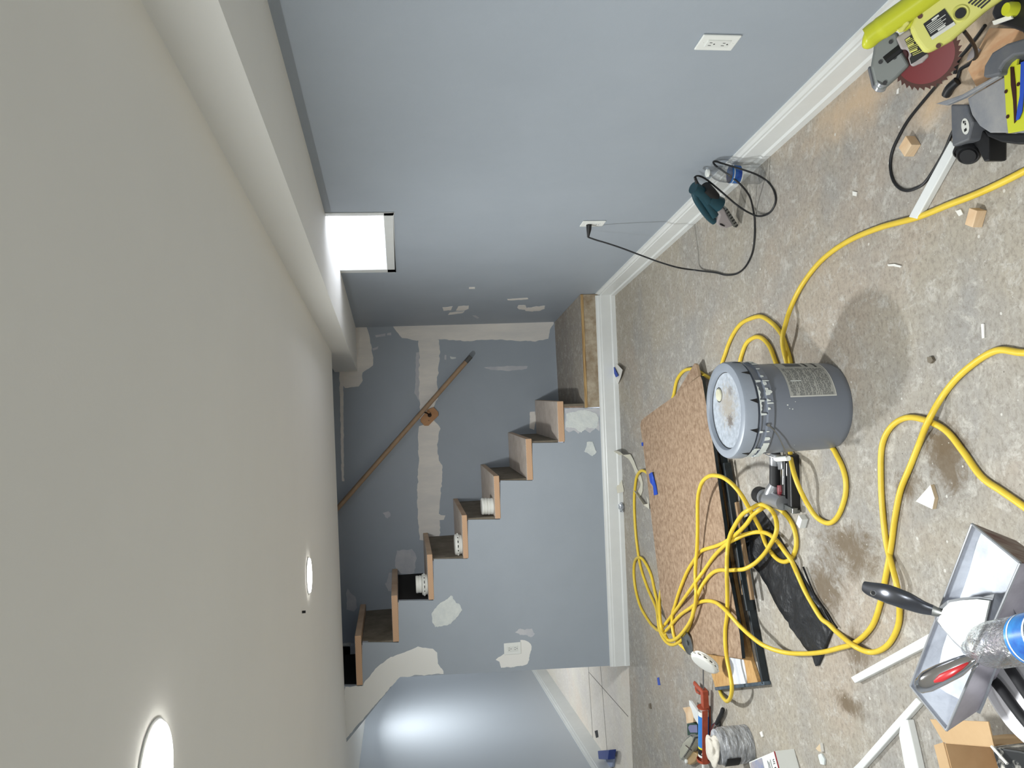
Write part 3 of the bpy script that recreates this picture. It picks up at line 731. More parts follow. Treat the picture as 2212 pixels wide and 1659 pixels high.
m_labw = mat('label_white_edge', (206, 206, 200), .7)
mb.build('paper_label', [m_lab, m_ink, m_inkd, m_labw], pail)
mb = MB(); wrap(mb, -60.5, -59, .155, .19, .0013); mb.build('paint_streak', m_compw, pail)
for a_, z_, s_ in [(-92, .215, 1), (-97, .2, .8), (-96, .21, .6), (-88, .19, .5), (-150, .17, .6)]: mb = MB(); wrap(mb, a_, a_+1.5*s_, z_, z_+.005*s_, .0008); mb.build('paint_spot', m_compw, pail)
# ------------------------------------------------------------------ yellow air hose
m_hose = mat('yellow_rubber', (228, 198, 68), .42, var=(212, 178, 46), vscale=16, vamt=.6)
hose_r = .0083
def Z(z): return z+hose_r+.0008
def path(L): # list of (px, py, z of underside)
    return smooth_path([at(x, y, Z(z)) for x, y, z in L], 7)
ZB_ = .074   # top of the brown board
hose = empty('air_hose', at(1925, 1200), 'long yellow rubber air hose looped over the floor and the brown board', 'hose')
A = [(2300,1160,0),(2212,1095,0),(2165,1062,0),(2120,1030,0),(2080,975,0),(2045,932,0),(2005,910,.004),(1960,902,0),(1925,922,0),(1905,965,0),(1903,1040,0),(1907,1110,0),(1916,1180,0),(1936,1258,.018),(1943,1310,.004),(1939,1355,0),(1917,1394,0),(1884,1409,0),(1848,1397,.018),(1812,1369,0),(1790,1348,0),(1774.6,1336,.003),(1755.6,1306,.004),(1739,1276,.005),(1723,1241,.006),(1709.5,1211,.022),(1696,1192,.024),(1680,1170.5,.024),(1661,1154,.026),(1639,1149,.03),(1612,1154,.05),(1590,1164,.075),(1570,1175,ZB_+.018),(1544,1200,ZB_+.002),(1522,1231,ZB_),(1506,1253,ZB_+.018),(1484,1284,ZB_+.016),(1463,1314,ZB_),(1444,1339,ZB_),(1434,1352,ZB_+.006),(1424,1362,.05),(1414,1356,.01),(1403,1344,0),(1384,1311.5,0),(1373,1273.6,0),(1369,1235.6,0),(1372,1211,0),(1381,1204,.016),(1392,1213,.006),(1406,1241,0),(1414,1276,0),(1420.7,1306,.01),(1423,1335,.04),(1428,1362,ZB_+.004),(1441,1380,ZB_+.02)]
B_ = [(2300,756,0),(2212,762,0),(2150,758,0),(2085,800,0),(2040,850,0),(2005,910,.022),(1985,960,0),(1965,1010,0),(1945,1060,0),(1933,1120,0),(1925,1180,0),(1914,1241,.003),(1903,1297,0),(1884,1352,0),(1848,1388,.003),(1812,1400,0),(1775,1409,.006),(1734,1412,.01),(1693,1409,.03),(1652.6,1395.6,.06),(1625,1376.6,.075),(1598,1352,ZB_+.008),(1579,1330.5,ZB_+.02),(1560,1311.5,ZB_+.018),(1544,1300.7,ZB_),(1525,1298,ZB_),(1506,1303,ZB_+.004),(1490,1314,ZB_+.004),(1468,1330,ZB_),(1441,1360,ZB_+.004),(1433,1364,ZB_+.016),(1428,1352,ZB_+.03),(1425,1317,ZB_+.01),(1427,1279,ZB_-.03),(1436,1262,ZB_-.05)]
C1 = [(2300,322,0),(2212,370,0),(2150,401,0),(2100,423,0),(2050,442,0),(1980,470,0),(1900,492,0),(1830,522,0),(1775,562,0),(1735,612,0),(1710,660,.006),(1697,700,.03),(1690,735,.035),(1697,775,.01),(1712,830,0),(1712,900,0),(1707,970,0),(1712,1010,.045),(1725,1050,.045),(1745,1090,.02),(1765,1118,.004),(1790,1130,0),(1810,1115,0),(1825,1075,0),(1827,1040,0),(1820,1010,0),(1808,985,0),(1796,965,0),(1765,930,0),(1735,880,0),(1715,830,0),(1710,795,0),(1705,770,0),(1697,745,.0),(1688,722,.0),(1670,700,0),(1645,684,0),(1622,688,0),(1600,700,0),(1582,725,0),(1568,760,0),(1560,800,0),(1590,860,0),(1640,880,0),(1670,850,0),(1679,800,0),(1674,778,0),(1662,748,0),(1645,730,0),(1629,729,0),(1612,742,0),(1601,770,0),(1590,810,0),(1560,830,0),(1530,815,0),(1505,800,0),(1490,797,0),(1475,803,0),(1462,822,0),(1456,850,0),(1450,880,0),(1450,950,0),(1440,1010,0),(1410,1032,0),(1396,1020,.006),(1385,1017,.012),(1376,1028,.004),(1372,1050,0),(1370,1080,0),(1371,1120,0),(1374,1160,0),(1380,1205,0),(1386.8,1235.6,0),(1400,1273.6,0),(1416.6,1311.5,.01),(1421,1335,.045),(1424,1358,ZB_-.01),(1433,1379,ZB_),(1446,1391.5,ZB_),(1460,1391,ZB_),(1475,1378,ZB_),(1490,1350,ZB_),(1500,1310,ZB_),(1510,1279,ZB_+.02),(1522,1257,ZB_+.002),(1538.7,1238,ZB_),(1555,1231.5,ZB_),(1572,1232,ZB_+.018),(1590,1231,ZB_),(1609,1228.8,.06),(1631,1216.6,.04),(1650,1197.6,.03),(1663,1178.6,.05),(1675.6,1154,.05),(1678,1132.5,.045),(1673,1113,.04),(1664,1100,.06),(1650,1091,.06),(1637,1091,.07),(1618.7,1101,.10),(1603,1112,.105),(1587.5,1135,.10),(1576,1159.7,.10),(1571,1195,.10),(1570,1235.6,ZB_+.04),(1571,1276,ZB_+.01),(1571,1325,ZB_+.003),(1567,1357.6,ZB_),(1567,1393,ZB_),(1571,1425.4,ZB_-.005),(1576.6,1452.6,.07),(1580.7,1479.7,.075),(1580,1498.7,.07),(1575,1512,.06),(1568.5,1514,.045),(1560,1504,.02),(1556,1494.6,.0),(1552,1480,0)]
D1 = [(1500,1416,.05),(1480,1402,.06),(1464,1386,.072),(1456,1374,ZB_),(1452,1350,ZB_),(1453,1325,ZB_),(1458,1308,ZB_),(1465,1284.4,ZB_),(1476,1254.6,ZB_),(1487,1230,ZB_),(1500.7,1208.5,ZB_),(1511.5,1193.6,ZB_),(1522,1187,ZB_),(1549.5,1178.6,ZB_),(1571,1168,ZB_+.004),(1593,1151.5,.085),(1612,1132.5,.085),(1626,1113,.08),(1641.6,1101,.07),(1655,1094,.04),(1670.6,1094,.02),(1688.6,1103.5,.006),(1704,1120,0),(1715,1140.8,0),(1720,1165,0),(1719,1186,0),(1711,1204,.002),(1698.7,1213,.004),(1685,1211,.004),(1671.5,1200,.005),(1655,1176,.006),(1644,1146,.03),(1632,1123,.06),(1617.6,1097,.10),(1601,1068.6,.13),(1583,1047,.15),(1563,1032,.16),(1545,1027,.165),(1531,1029,.16),(1518,1040,.15),(1510,1061,.135),(1507,1088,.12),(1507,1142.7,.10),(1505.5,1188,ZB_+.02),(1503,1215,ZB_+.018),(1502,1245,ZB_+.016),(1503.5,1280,ZB_+.03),(1501,1310,ZB_+.02),(1492,1340,ZB_+.018),(1474,1367,ZB_+.018),(1458,1381,ZB_+.018),(1444,1383,ZB_+.018),(1436,1370,ZB_+.034)]
mb = MB()
for L in (A, B_, C1, D1): mb.tube(path(L), hose_r, 10)
setp(hose, kind=None)
mb.build('hose_tube', m_hose, hose)
# ------------------------------------------------------------------ brown board, panel frame, strips
m_hard = mat('brown_hardboard', (176, 152, 128), .8, var=(116, 90, 68), vscale=48, vamt=.95, bump=.2, bscale=120, lo=.3, hi=.72)
m_edge = mat('dark_teal_edge', (34, 44, 50), .45, var=(22, 28, 32), vscale=20, vamt=.8)
m_osb = mat('tan_chipboard', (204, 166, 112), .8, var=(176, 132, 80), vscale=28, vamt=.9, stretch=(1, 3, 1))
def flat(px_pts, z0, z1, name, mats, parent=None, mi=0, mside=None):
    P = [at(x, y, z1) for x, y in px_pts]
    mb = MB(); mb.prism([V((p.x, p.y, z1)) for p in P], (0, 0, z0-z1), mi, mside)
    return mb
zt_ = ZB_
mb = flat([(1383,918),(1385,909),(1391,903),(1425,878),(1454,858),(1486,830),(1513,812),(1517,822),(1528,890),(1541,967),(1556,1077),(1565,1140),(1571,1222),(1587,1306),(1598,1371),(1603,1423),(1575,1419),(1533,1413),(1500,1408),(1470,1398),(1440,1345),(1427,1290),(1423,1252),(1408,1127),(1395,1010)], zt_-.014, zt_, 'x', None, mside=1)
bt = top(mb, 'hardboard_sheet', [m_hard, m_edge], 'large brown hardboard sheet with dark edges lying under the yellow hose', 'board')
mb = flat([(1457,856),(1500,785),(1504,788),(1509,811),(1486,830)], .03, .042, 'x', None, mside=1)
top(mb, 'board_offcut', [m_hard, m_fir], 'pointed brown board end sticking out beneath the hardboard sheet near the pail lid', 'board')
# framed panel below
pn = empty('framed_panel', at(1600, 1400), 'tan chipboard panel with a dark painted rim lying under the hardboard sheet', 'panel')
zz = .018
inner = [(1500,1405),(1533.6,1444),(1546,1489),(1638,1477),(1621,1423),(1600,1330),(1577,1200),(1560,1080),(1545,990),(1500,1000),(1470,1200)]
mb = flat(inner, .003, zz, 'x', None); mb.build('chipboard_face', m_osb, pn)
def bar(a_, b_, w_, z0, z1, mb):
    A_, B2 = at(*a_, z1), at(*b_, z1); d = (B2-A_).normalized(); s = V((0, 0, 1)).cross(d)*w_/2
    mb.prism([A_-s, B2-s, B2+s, A_+s], (0, 0, z0-z1))
m_edge2 = mat('worn_slate_edge', (84, 98, 110), .5, var=(44, 54, 62), vscale=30, vamt=.9)
mb = MB(); bar((1544,1488), (1650,1476), .014, .001, .03, mb); mb.build('rim_bar', m_edge2, pn, bevel=.003)
mb = MB(); bar((1552,975), (1646,1478), .014, .001, .032, mb); mb.build('rim_bar', m_edge, pn, bevel=.003)
mb = MB(); bar((1562,1000), (1596,1230), .016, .0185, .05, mb); bar((1596,1230), (1612,1320), .016, .0185, .05, mb); mb.build('rim_bar', m_edge, pn, bevel=.003)
m_strip = wood('strip_wood', (150, 124, 94), (112, 88, 62), 30, (2, 2, 10))
for (a_, b_, lab) in [((1575,1085), (1604,1285), 'narrow dark edged wood strip beside the hardboard sheet, the one nearer the sheet'), ((1588,1085), (1622,1296), 'narrow dark edged wood strip beside the hardboard sheet, the one nearer the black plastic')]:
    t = empty('wood_strip', at(*b_), lab, 'wood strip')
    mb = MB(); bar(a_, b_, .020, .0335, .046, mb); mb.build('strip_core', m_strip, t, bevel=.001)
    mb = MB(); 
    A_, B2 = at(*a_, .048), at(*b_, .048); d = (B2-A_).normalized(); s = V((0, 0, 1)).cross(d)
    mb.prism([A_-s*.0115-d*0, B2-s*.0115, B2-s*.0155, A_-s*.0155], (0, 0, -.0145)); mb.build('dark_face', m_edge, t)
m_wplas = mat('white_plastic_film', (226, 230, 236), .25, bump=.6, bscale=25)
mb = flat([(1575,1420),(1606,1425),(1609,1440),(1612,1458),(1613,1477),(1585,1478),(1580,1450)], zz, zz+.002, 'x', None)
top(mb, 'plastic_sheet', m_wplas, 'crinkled white plastic film lying on the tan chipboard panel', 'plastic sheet', bevel=0)
# discs: smoke detector and the metal lid
def disc_between(c, ax): pass
m_metal = mat('dull_metal', (150, 152, 150), .35, .9, var=(110, 112, 110), vscale=20, vamt=.8)
ca = at(1487, 1388, ZB_+.004); 
t = empty('metal_cover', ca, 'round dull metal cover resting beside the yellow hose bundle', 'cover')
ax = (V((.25, -.55, .9))).normalized()
ax = V((-.12, -.1, 1)).normalized()
mb = MB(); mb.lathe([(0, 0), (.045, 0), (.055, .003), (.055, .008), (.045, .006), (0, .006)], ca-V((0, 0, .0)), ax, 40); mb.lathe([(.012, .009), (.0, .010)], ca, ax, 20); mb.build('disc', m_metal, t)
cb = at(1524, 1419, ZB_+.045)
detector(cb - V((.6, -.6, .5)).normalized()*.02, .062, .032, True, 'white smoke detector standing on edge at the lower end of the brown board', ax=V((-.62, -.22, .62)))
# ------------------------------------------------------------------ crumpled black plastic
m_tar = mat('black_tar_film', (34, 36, 40), .42, bump=.9, bscale=22, var=(20, 21, 24), vscale=12, vamt=.8)
op = [(1612,1118),(1634,1105),(1646,1100),(1668,1130),(1690,1168),(1715,1208),(1747,1263),(1775,1303),(1804,1358),(1797,1375),(1784,1410),(1772,1437),(1764,1439),(1756,1417),(1732,1385),(1709,1355),(1707,1344),(1690,1318),(1668,1280),(1642,1238),(1625,1212),(1608,1190),(1600,1170),(1607,1160)]
P = [at(x, y) for x, y in op]
bm = bmesh.new()
vs = [bm.verts.new((p.x, p.y, 0)) for p in P]; bm.faces.new(vs); bmesh.ops.triangulate(bm, faces=bm.faces)
bmesh.ops.subdivide_edges(bm, edges=bm.edges, cuts=7, use_grid_fill=True)
bmesh.ops.triangulate(bm, faces=bm.faces)
ext = bmesh.ops.extrude_face_region(bm, geom=bm.faces[:])
upv = [g for g in ext['geom'] if isinstance(g, bmesh.types.BMVert)]
for v in upv:
    v.co.z = .003 + abs(noise.noise(V((v.co.x*9, v.co.y*9, 1))))*.016 + .003*noise.noise(V((v.co.x*40, v.co.y*40, 2)))
bmesh.ops.recalc_face_normals(bm, faces=bm.faces)
me = bpy.data.meshes.new('plastic_strip'); c0 = P[10].copy(); c0.z = 0
for v in bm.verts: v.co -= c0; v.co.z += .0008
bm.to_mesh(me); bm.free(); me.materials.append(m_tar)
for p_ in me.polygons: p_.use_smooth = True
o = bpy.data.objects.new('plastic_strip', me); o.location = c0; COL.objects.link(o)
setp(o, 'crumpled black plastic strip lying flat between the pail and the white trim', 'plastic strip')
m_rod = mat('black_gloss_rod', (18, 18, 20), .15)
mb = MB(); mb.tube(smooth_path([at(1735,1225,.01), at(1760,1285,.01), at(1785,1320,.01), at(1800,1345,.01), at(1808,1356,.01)], 5), .0035, 8)
top(mb, 'black_rod', m_rod, 'thin glossy black rod along the edge of the black plastic strip', 'rod')
# ------------------------------------------------------------------ brad nailer
nl_ = empty('brad_nailer', at(1690, 1050), 'grey and black pneumatic nail gun with a dark red trigger lying by the pail', 'nail gun')
m_alu = mat('cast_grey_metal', (158, 160, 164), .32, .55)
m_rub = mat('black_rubber_grip', (30, 30, 32), .6)
m_trig = mat('dark_red_trigger', (122, 44, 52), .45)
mb = MB(); mb.tube([at(1674,1005,.035), at(1674,1049,.035)], [.019, .02], 18); mb.build('grip_sleeve', m_rub, nl_)
mb = MB(); mb.tube([at(1675,979,.035), at(1675,984,.035), at(1675,995,.035), at(1674,1006,.035)], [.018, .021, .021, .018], 18); mb.box(at(1690,1001,.03), (.022, .016, .012)); mb.build('end_cap', m_alu, nl_, bevel=.003)
mb = MB(); mb.tube([at(1676,970,.035), at(1676,980,.035)], [.011, .017], 14); mb.build('air_inlet', m_rub, nl_)
mb = MB(); mb.tube([at(1650,1073,.045), at(1662,1078,.045), at(1691,1087,.042)], [.031, .03, .026], 24); mb.tube([at(1674,1046,.036), at(1668,1062,.04), at(1664,1074,.042)], [.02, .027, .026], 18); mb.build('motor_housing', m_alu, nl_)
mb = MB(); mb.tube([at(1636,1066,.045), at(1639,1068,.045), at(1651,1073,.045)], [.022, .031, .033], 24); mb.build('top_cap', m_rub, nl_)
mb = MB(); mb.tube([at(1686,1048,.033), at(1687,1060,.033), at(1685,1070,.033)], [.012, .014, .009], 10); mb.build('trigger', m_trig, nl_)
mb = MB()
def nbar(a_, b_, w_, h_, z=.02):
    A_, B2 = at(*a_, z), at(*b_, z); d = (B2-A_); L_ = d.length; d.normalize(); s = V((0, 0, 1)).cross(d)
    mb.box((A_+B2)/2, (L_/2, w_/2, h_/2), (d, s, V((0, 0, 1))))
nbar((1699,984), (1699,1098), .028, .03); nbar((1712,982), (1715,1100), .03, .034, .018); mb.build('magazine', m_black, nl_, bevel=.004)
mb = MB(); nbar((1693,1005), (1693,1046), .012, .012, .03); nbar((1700,1000), (1700,1028), .004, .004, .037); mb.build('magazine_rail', m_steel, nl_, bevel=.001)
mb = MB(); nbar((1694,1092), (1718,1104), .02, .02, .03); nbar((1702,1096), (1722,1106), .012, .024, .02); mb.build('nose', m_metal, nl_, bevel=.002)
# ------------------------------------------------------------------ jigsaw leaning on the baseboard
m_teal = mat('teal_plastic', (30, 68, 80), .4, var=(24, 56, 66), vscale=20, vamt=.5)
m_jgrey = mat('jigsaw_grey', (158, 150, 150), .5)
P0 = at(1592, 487, .004); Pw = atx(1500, 400, XR-.06)
e1 = (Pw-P0).normalized(); nrm = (CPOS-P0).normalized(); nrm = (nrm - e1*nrm.dot(e1)).normalized()
def jp(px, py, out=0.0): return plane(px, py, P0, nrm) + nrm*out
def jz(zx, zy, out=0.0): return jp(1480+zx*.09645, 360+zy*.09645, out)
js = empty('jigsaw', P0, 'teal and grey corded jigsaw resting against the white baseboard', 'jigsaw')
def jpoly(zp, half, off=0): 
    mb = MB(); mb.prism([jz(*p, off-half) for p in zp], nrm*2*half); return mb
mb = jpoly([(190,540),(400,600),(520,760),(640,900),(740,1060),(700,1180),(680,1290),(560,1170),(440,1010),(330,830),(240,680)], .016)
# handle with grip gap is two bars around an opening
mb = MB()
def jtube(zp, r_, n=14):
    mb.tube(smooth_path([jz(*p) for p in zp], 4), r_, n)
jtube([(200,560),(250,720),(330,860),(440,1020),(560,1160),(650,1230)], .0135); mb.build('handle', m_teal, js)
mb = MB(); jtube([(180,470),(300,540),(430,640),(520,760)], [.024]*13); mb.build('rear_housing', m_teal, js)
mb = MB(); mb.tube(smooth_path([jz(*p) for p in [(330,620),(430,740),(560,930),(650,1090)]], 4), .019, 16); mb.tube([jz(520,700), jz(760,850)], [.024, .031], 20); mb.build('motor_barrel', m_teal, js)
mb = MB(); mb.tube([jz(430,470), jz(560,600), jz(680,700)], [.026, .025, .02], 18); mb.build('vent_housing', m_rub, js)
mb = jpoly([(640,900),(830,890),(900,1040),(1020,1230),(1020,1290),(860,1340),(740,1310),(660,1230),(720,1050)], .021); mb.build('gear_housing', m_jgrey, js, bevel=.006)
mb = jpoly([(820,880),(870,860),(1120,1250),(1080,1300),(1020,1290)], .03, -.0); mb.build('base_plate', m_metal, js, bevel=.002)
mb = MB()
for k in range(7):
    x = 850+k*38; y = 900+k*58
    mb.box(jz(x, y, .0305), (.006, .002, .001), ((jz(1120,1250)-jz(870,860)).normalized().cross(nrm), (jz(1120,1250)-jz(870,860)).normalized(), nrm))
mb.build('base_slot', m_black, js)
mb = jpoly([(730,1215),(775,1225),(840,1270),(830,1290),(790,1280),(720,1245)], .0218); mb.build('dust_port', m_black, js)
mb = jpoly([(1110,1255),(1150,1270),(1200,1335),(1190,1340),(1090,1300)], .0008); mb.build('blade', m_metal, js)
# its cord: from the outlet, along the floor and into the rear
op_ = o2c + V((-.0075, 0, .018))
cp = [(1288.5,518.7),(1310,525),(1343,536),(1383,551),(1424,566),(1465,578),(1505,584)]
start = op_ + V((-.05, .03, 0))
pts = [start]
end = at(1505, 584, .02)
for i, (x, y) in enumerate(cp[:-1]):
    t = (i+1)/len(cp)
    # point on the sight line at a depth blended between outlet and floor contact
    dd = start.lerp(end, t); d = ray(x, y); pts.append(CPOS + d*(dd.y/d.y))
pts.append(end)
R_ = .0042
pts += [at(x, y, z) for x, y, z in [(1546,589,.006),(1568,594,R_),(1592,591,R_),(1611,575,R_),(1625,546,R_),(1630,510,R_),(1630,475,R_),(1626,448,.02),(1619,424,.05),(1603,402,.09),(1581,383,.125),(1560,368,.155),(1545,357,.175),(1541,350,.18),(1548,349,.175),(1560,353,.16),(1587,361,.12),(1614,369.5,.08),(1638,379,.04),(1660,394,R_),(1673,415,R_),(1675,437,R_),(1663,459,R_),(1641,467,.012),(1619,460,.02),(1592,443,.05)]]
jr = jz(300, 400)
for (x, y, t) in [(1560,415.6,.3),(1527,388.5,.7),(1509.5,380,.95)]:
    p_ = at(1592,443,.05).lerp(jr, t); d = ray(x, y); pts.append(CPOS + d*(p_.y/d.y))
pts += [jz(215,240), jz(240,320), jz(290,430)]
mb = MB(); mb.tube(smooth_path(pts, 6), .0036, 8); crd = mb.build('power_cord', m_black, js)
mb = MB(); mb.tube([op_+V((-.001, 0, 0)), op_+V((-.02, .006, 0)), start], [.013, .0115, .005], 12); mb.build('plug', m_black, crd)
mb = MB(); mb.tube([jz(225,240), jz(250,330), jz(290,440)], [.0045, .006, .009], 10); mb.build('strain_relief', m_rub, crd)
# ------------------------------------------------------------------ water bottles
m_clear = bpy.data.materials.new('clear_bottle_plastic'); m_clear.use_nodes = True
_nt = m_clear.node_tree; _nt.nodes.clear(); _o = _nt.nodes.new('ShaderNodeOutputMaterial'); _t = _nt.nodes.new('ShaderNodeBsdfTransparent'); _g = _nt.nodes.new('ShaderNodeBsdfGlossy'); _m = _nt.nodes.new('ShaderNodeMixShader')
_t.inputs[0].default_value = (.93, .94, .95, 1); _g.inputs['Roughness'].default_value = .08; _l = _nt.nodes.new('ShaderNodeLayerWeight'); _l.inputs[0].default_value = .35
_q = _nt.nodes.new('ShaderNodeMath'); _q.operation = 'MULTIPLY_ADD'; _q.inputs[1].default_value = .75; _q.inputs[2].default_value = .07
_b = _nt.nodes.new('ShaderNodeBump'); _b.inputs['Strength'].default_value = .5; _b.inputs['Distance'].default_value = .01; _z = _nt.nodes.new('ShaderNodeTexNoise'); _z.inputs['Scale'].default_value = 28; _nt.links.new(_z.outputs['Fac'], _b.inputs['Height']); _nt.links.new(_b.outputs[0], _g.inputs['Normal']); _nt.links.new(_b.outputs[0], _l.inputs['Normal'])
_nt.links.new(_l.outputs['Facing'], _q.inputs[0]); _nt.links.new(_q.outputs[0], _m.inputs[0])
_nt.links.new(_t.outputs[0], _m.inputs[1]); _nt.links.new(_g.outputs[0], _m.inputs[2]); _nt.links.new(_m.outputs[0], _o.inputs[0])
m_blab = mat('blue_bottle_label', (30, 62, 140), .35, var=(56, 130, 190), vscale=14, vamt=.9)
def bottle(base, ax, label, h=.205, r=.032, cap=True, lab=(.085, .125)):
    base = V(base); ax = V(ax).normalized()
    t = empty('water_bottle', base, label, 'bottle')
    pr = [(0, .004), (r*.55, .006), (r*.8, 0), (r*.97, .006), (r, .014)]
    z_ = .014
    while z_ < h*.60:
        pr += [(r, z_), (r*.975, z_+.005), (r, z_+.010)]; z_ += .0115
    pr += [(r, h*.64), (r*.93, h*.74), (r*.7, h*.84), (r*.42, h*.9), (r*.37, h*.915), (r*.37, h*.95), (r*.44, h*.955), (r*.44, h*.962), (r*.36, h*.965), (r*.36, h*.998), (r*.30, h*.998), (r*.30, h*.93), (r*.36, h*.89)]
    mb = MB(); mb.lathe(pr, base, ax, 36); mb.build('bottle_body', m_clear, t)
    mb = MB(); mb.lathe([(r+.0008, lab[0]), (r+.0008, lab[1])], base, ax, 36); mb.lathe([(r+.0011, lab[0]), (r+.0011, lab[0]+.004)], base, ax, 36, 1)
    mb.lathe([(r+.0011, lab[1]-.009), (r+.0011, lab[1]-.006)], base, ax, 36, 1)
    mb.build('bottle_label', [m_blab, m_labw], t)
    if cap: mb = MB(); mb.lathe([(0, h*1.0+.001), (r*.42, h*1.0+.001), (r*.46, h*.995), (r*.46, h*.962), (r*.37, h*.962)], base, ax, 28); mb.build('cap', m_plate, t)
    return t
b0 = at(1645, 376); b0.x = XR-.062; 
bottle(b0, (.06, .02, 1), 'clear water bottle with a blue label standing by the right wall', h=.215)
# ------------------------------------------------------------------ white trim pieces
m_wtrim = m_white
def trim(px4, z1, label, name='trim_offcut', cat='trim piece', group=None):
    mb = flat(px4, .0008, z1, 'x', None)
    return top(mb, name, m_wtrim, label, cat, group, bevel=.0025)
trim([(2052,303),(2066,318),(1980,473),(1962,469)], .018, 'long white trim piece poking out from under the miter saw')
trim([(1837,1463),(1846,1476),(1998,1398),(2010,1366)], .02, 'white trim piece beside the yellow hose, partly under the mud pan')
trim([(1830,1670),(1853.5,1648),(1926,1565),(1978,1507),(1989,1518),(1935,1580),(1862,1662),(1850,1680)], .018, 'long thin white trim piece running down to the cardboard box corner')
trim([(1946,1555),(1960,1555),(1975,1620),(1990,1690),(1960,1690),(1954,1659),(1941,1587)], .022, 'short wide white trim piece beside the cardboard box')
# ------------------------------------------------------------------ wood blocks and scraps
m_pine = wood('pine_block', (228, 202, 168), (204, 166, 124), 30, (3, 3, 12))
def block(c, h, ang, label, name='wood_block', m=None, cat='wood block'):
    c = V(c); ax = (V((math.cos(ang), math.sin(ang), 0)), V((-math.sin(ang), math.cos(ang), 0)), V((0, 0, 1)))
    mb = MB(); mb.box(c+V((0, 0, h[2]+.0005)), h, ax)
    return top(mb, name, m or m_pine, label, cat, loc=c, bevel=.0012)
block(at(1976, 316), (.019, .019, .014), .5, 'small striped wood block on the floor inside the black cord loop')
block(at(2119, 470), (.014, .02, .013), 1.0, 'small chipped wood block near the yellow hose at the frame edge')
block(at(1740, 1126), (.013, .02, .012), .9, 'tiny white square trim offcut below the nail gun', 'trim_offcut', m_white, 'trim piece')
def scrap(px_pts, name, m, label, cat, z=.0008, th=.0015, lift=None):
    P = [at(x, y) for x, y in px_pts]; mb = MB()
    if lift: 
        b_ = [V((p.x, p.y, z+lift[i])) for i, p in enumerate(P)]
    else: b_ = [V((p.x, p.y, z)) for p in P]
    mb.prism(b_, (0, 0, th)); return top(mb, name, m, label, cat)
m_paper = mat('white_paper', (228, 226, 220), .8); m_gyp = mat('drywall_core', (206, 186, 156), .9)
m_btape = mat('blue_tape', (36, 74, 176), .6)
scrap([(1946,318),(1955,332),(1960,318)], 'paper_scrap', m_paper, 'small white paper triangle beside the striped wood block', 'paper')
mb = flat([(1978,1083),(2010,1047),(2019,1076),(2014,1100)], .001, .012, 'x', None, mside=1); top(mb, 'drywall_scrap', [m_paper, m_gyp], 'triangular white drywall scrap lying between the yellow hose loops', 'drywall scrap')
mb = flat([(1762,1617),(1771,1606),(1774,1624),(1768,1623)], .001, .012, 'x', None, mside=1); top(mb, 'drywall_scrap', [m_gyp, m_paper], 'small tan drywall scrap next to the white compound blob', 'drywall scrap')
scrap([(1771,1630),(1778,1627),(1785,1640),(1784,1652),(1776,1650),(1773,1640)], 'compound_blob', m_compw, 'small white blob of dried joint compound on the floor', 'blob', th=.006)
scrap([(1643,1582),(1648,1579),(1651,1591),(1647,1592)], 'drywall_chip', m_paper, 'small white drywall chip near the wrapped roll', 'chip', th=.004)
scrap([(1920,571),(1935,570),(1949,574),(1948,578),(1934,575),(1922,575)], 'wood_curl', m_paper, 'thin white curled shaving on the floor above the yellow hose', 'shaving', th=.004)
scrap([(2122,700),(2128,699),(2129,730),(2124,731)], 'trim_sliver', m_paper, 'short white sliver on the floor beside the pail shadow', 'sliver', th=.003)
scrap([(2009,771),(2018,770),(2022,778),(2016,785),(2010,782)], 'stone_chip', m_riser, 'small dark brown chip on the floor right of the pail', 'chip', th=.008)
scrap([(2067,456),(2078,452),(2083,462),(2074,467)], 'plaster_chip', m_paper, 'small pale plaster chip beside the chipped wood block', 'chip', th=.003)
scrap([(1844,413),(1853,415),(1852,424),(1844,422)], 'plaster_chip', m_paper, 'pale plaster chip alone on the floor above the hose', 'chip', th=.003)
scrap([(1940,194),(1944,190),(1943,202),(1939,203)], 'plaster_chip', m_paper, 'white chip just below the saw blade guard', 'chip', th=.003)
scrap([(1403,1521),(1406,1519),(1408,1531),(1404,1530)], 'stone_chip', m_riser, 'small dark chip on the floor near the hall seam', 'chip', th=.006)
scrap([(1420,1464),(1424,1463),(1427,1480),(1422,1480)], 'tape_scrap', m_btape, 'faded blue tape scrap left of the caulking gun', 'tape')
scrap([(1285,1579),(1291,1577),(1293,1592),(1288,1594)], 'tape_scrap', m_slot, 'dark tape scrap on the hall floor', 'tape')
# blue painter's tape pieces and paper near the stair baseboard
bl = [at(1403,1024,ZB_+.001), at(1409,1020,ZB_+.012), at(1413,1032,ZB_+.004), at(1418,1050,ZB_+.003), at(1421,1068,ZB_+.002), at(1414,1070,ZB_+.004), at(1412,1050,ZB_+.006), at(1406,1042,ZB_+.01)]
mb = MB(); mb.prism(bl, (0, 0, .004)); top(mb, 'tape_scrap', m_btape, 'crumpled blue tape lying on the brown board', 'tape')
scrap([(1414,955),(1418,954),(1418,962),(1415,962)], 'tape_scrap', m_btape, 'tiny blue tape bit on the brown board', 'tape', z=ZB_+.0005)
pp = [at(1320,806), at(1333,786,.02), at(1345,799,.03), at(1341,815,.02), at(1335,831), at(1325,822,.01)]
mb = MB(); mb.prism(pp, (0, 0, .002)); o = top(mb, 'paper_scrap', m_paper, 'folded white paper with blue tape against the stair baseboard', 'paper')
pp = [at(1323,797,.022), at(1327,793,.026), at(1336,812,.03), at(1331,815,.026)]
mb = MB(); mb.prism(pp, (0, 0, .002)); mb.build('blue_tape', m_btape, o)
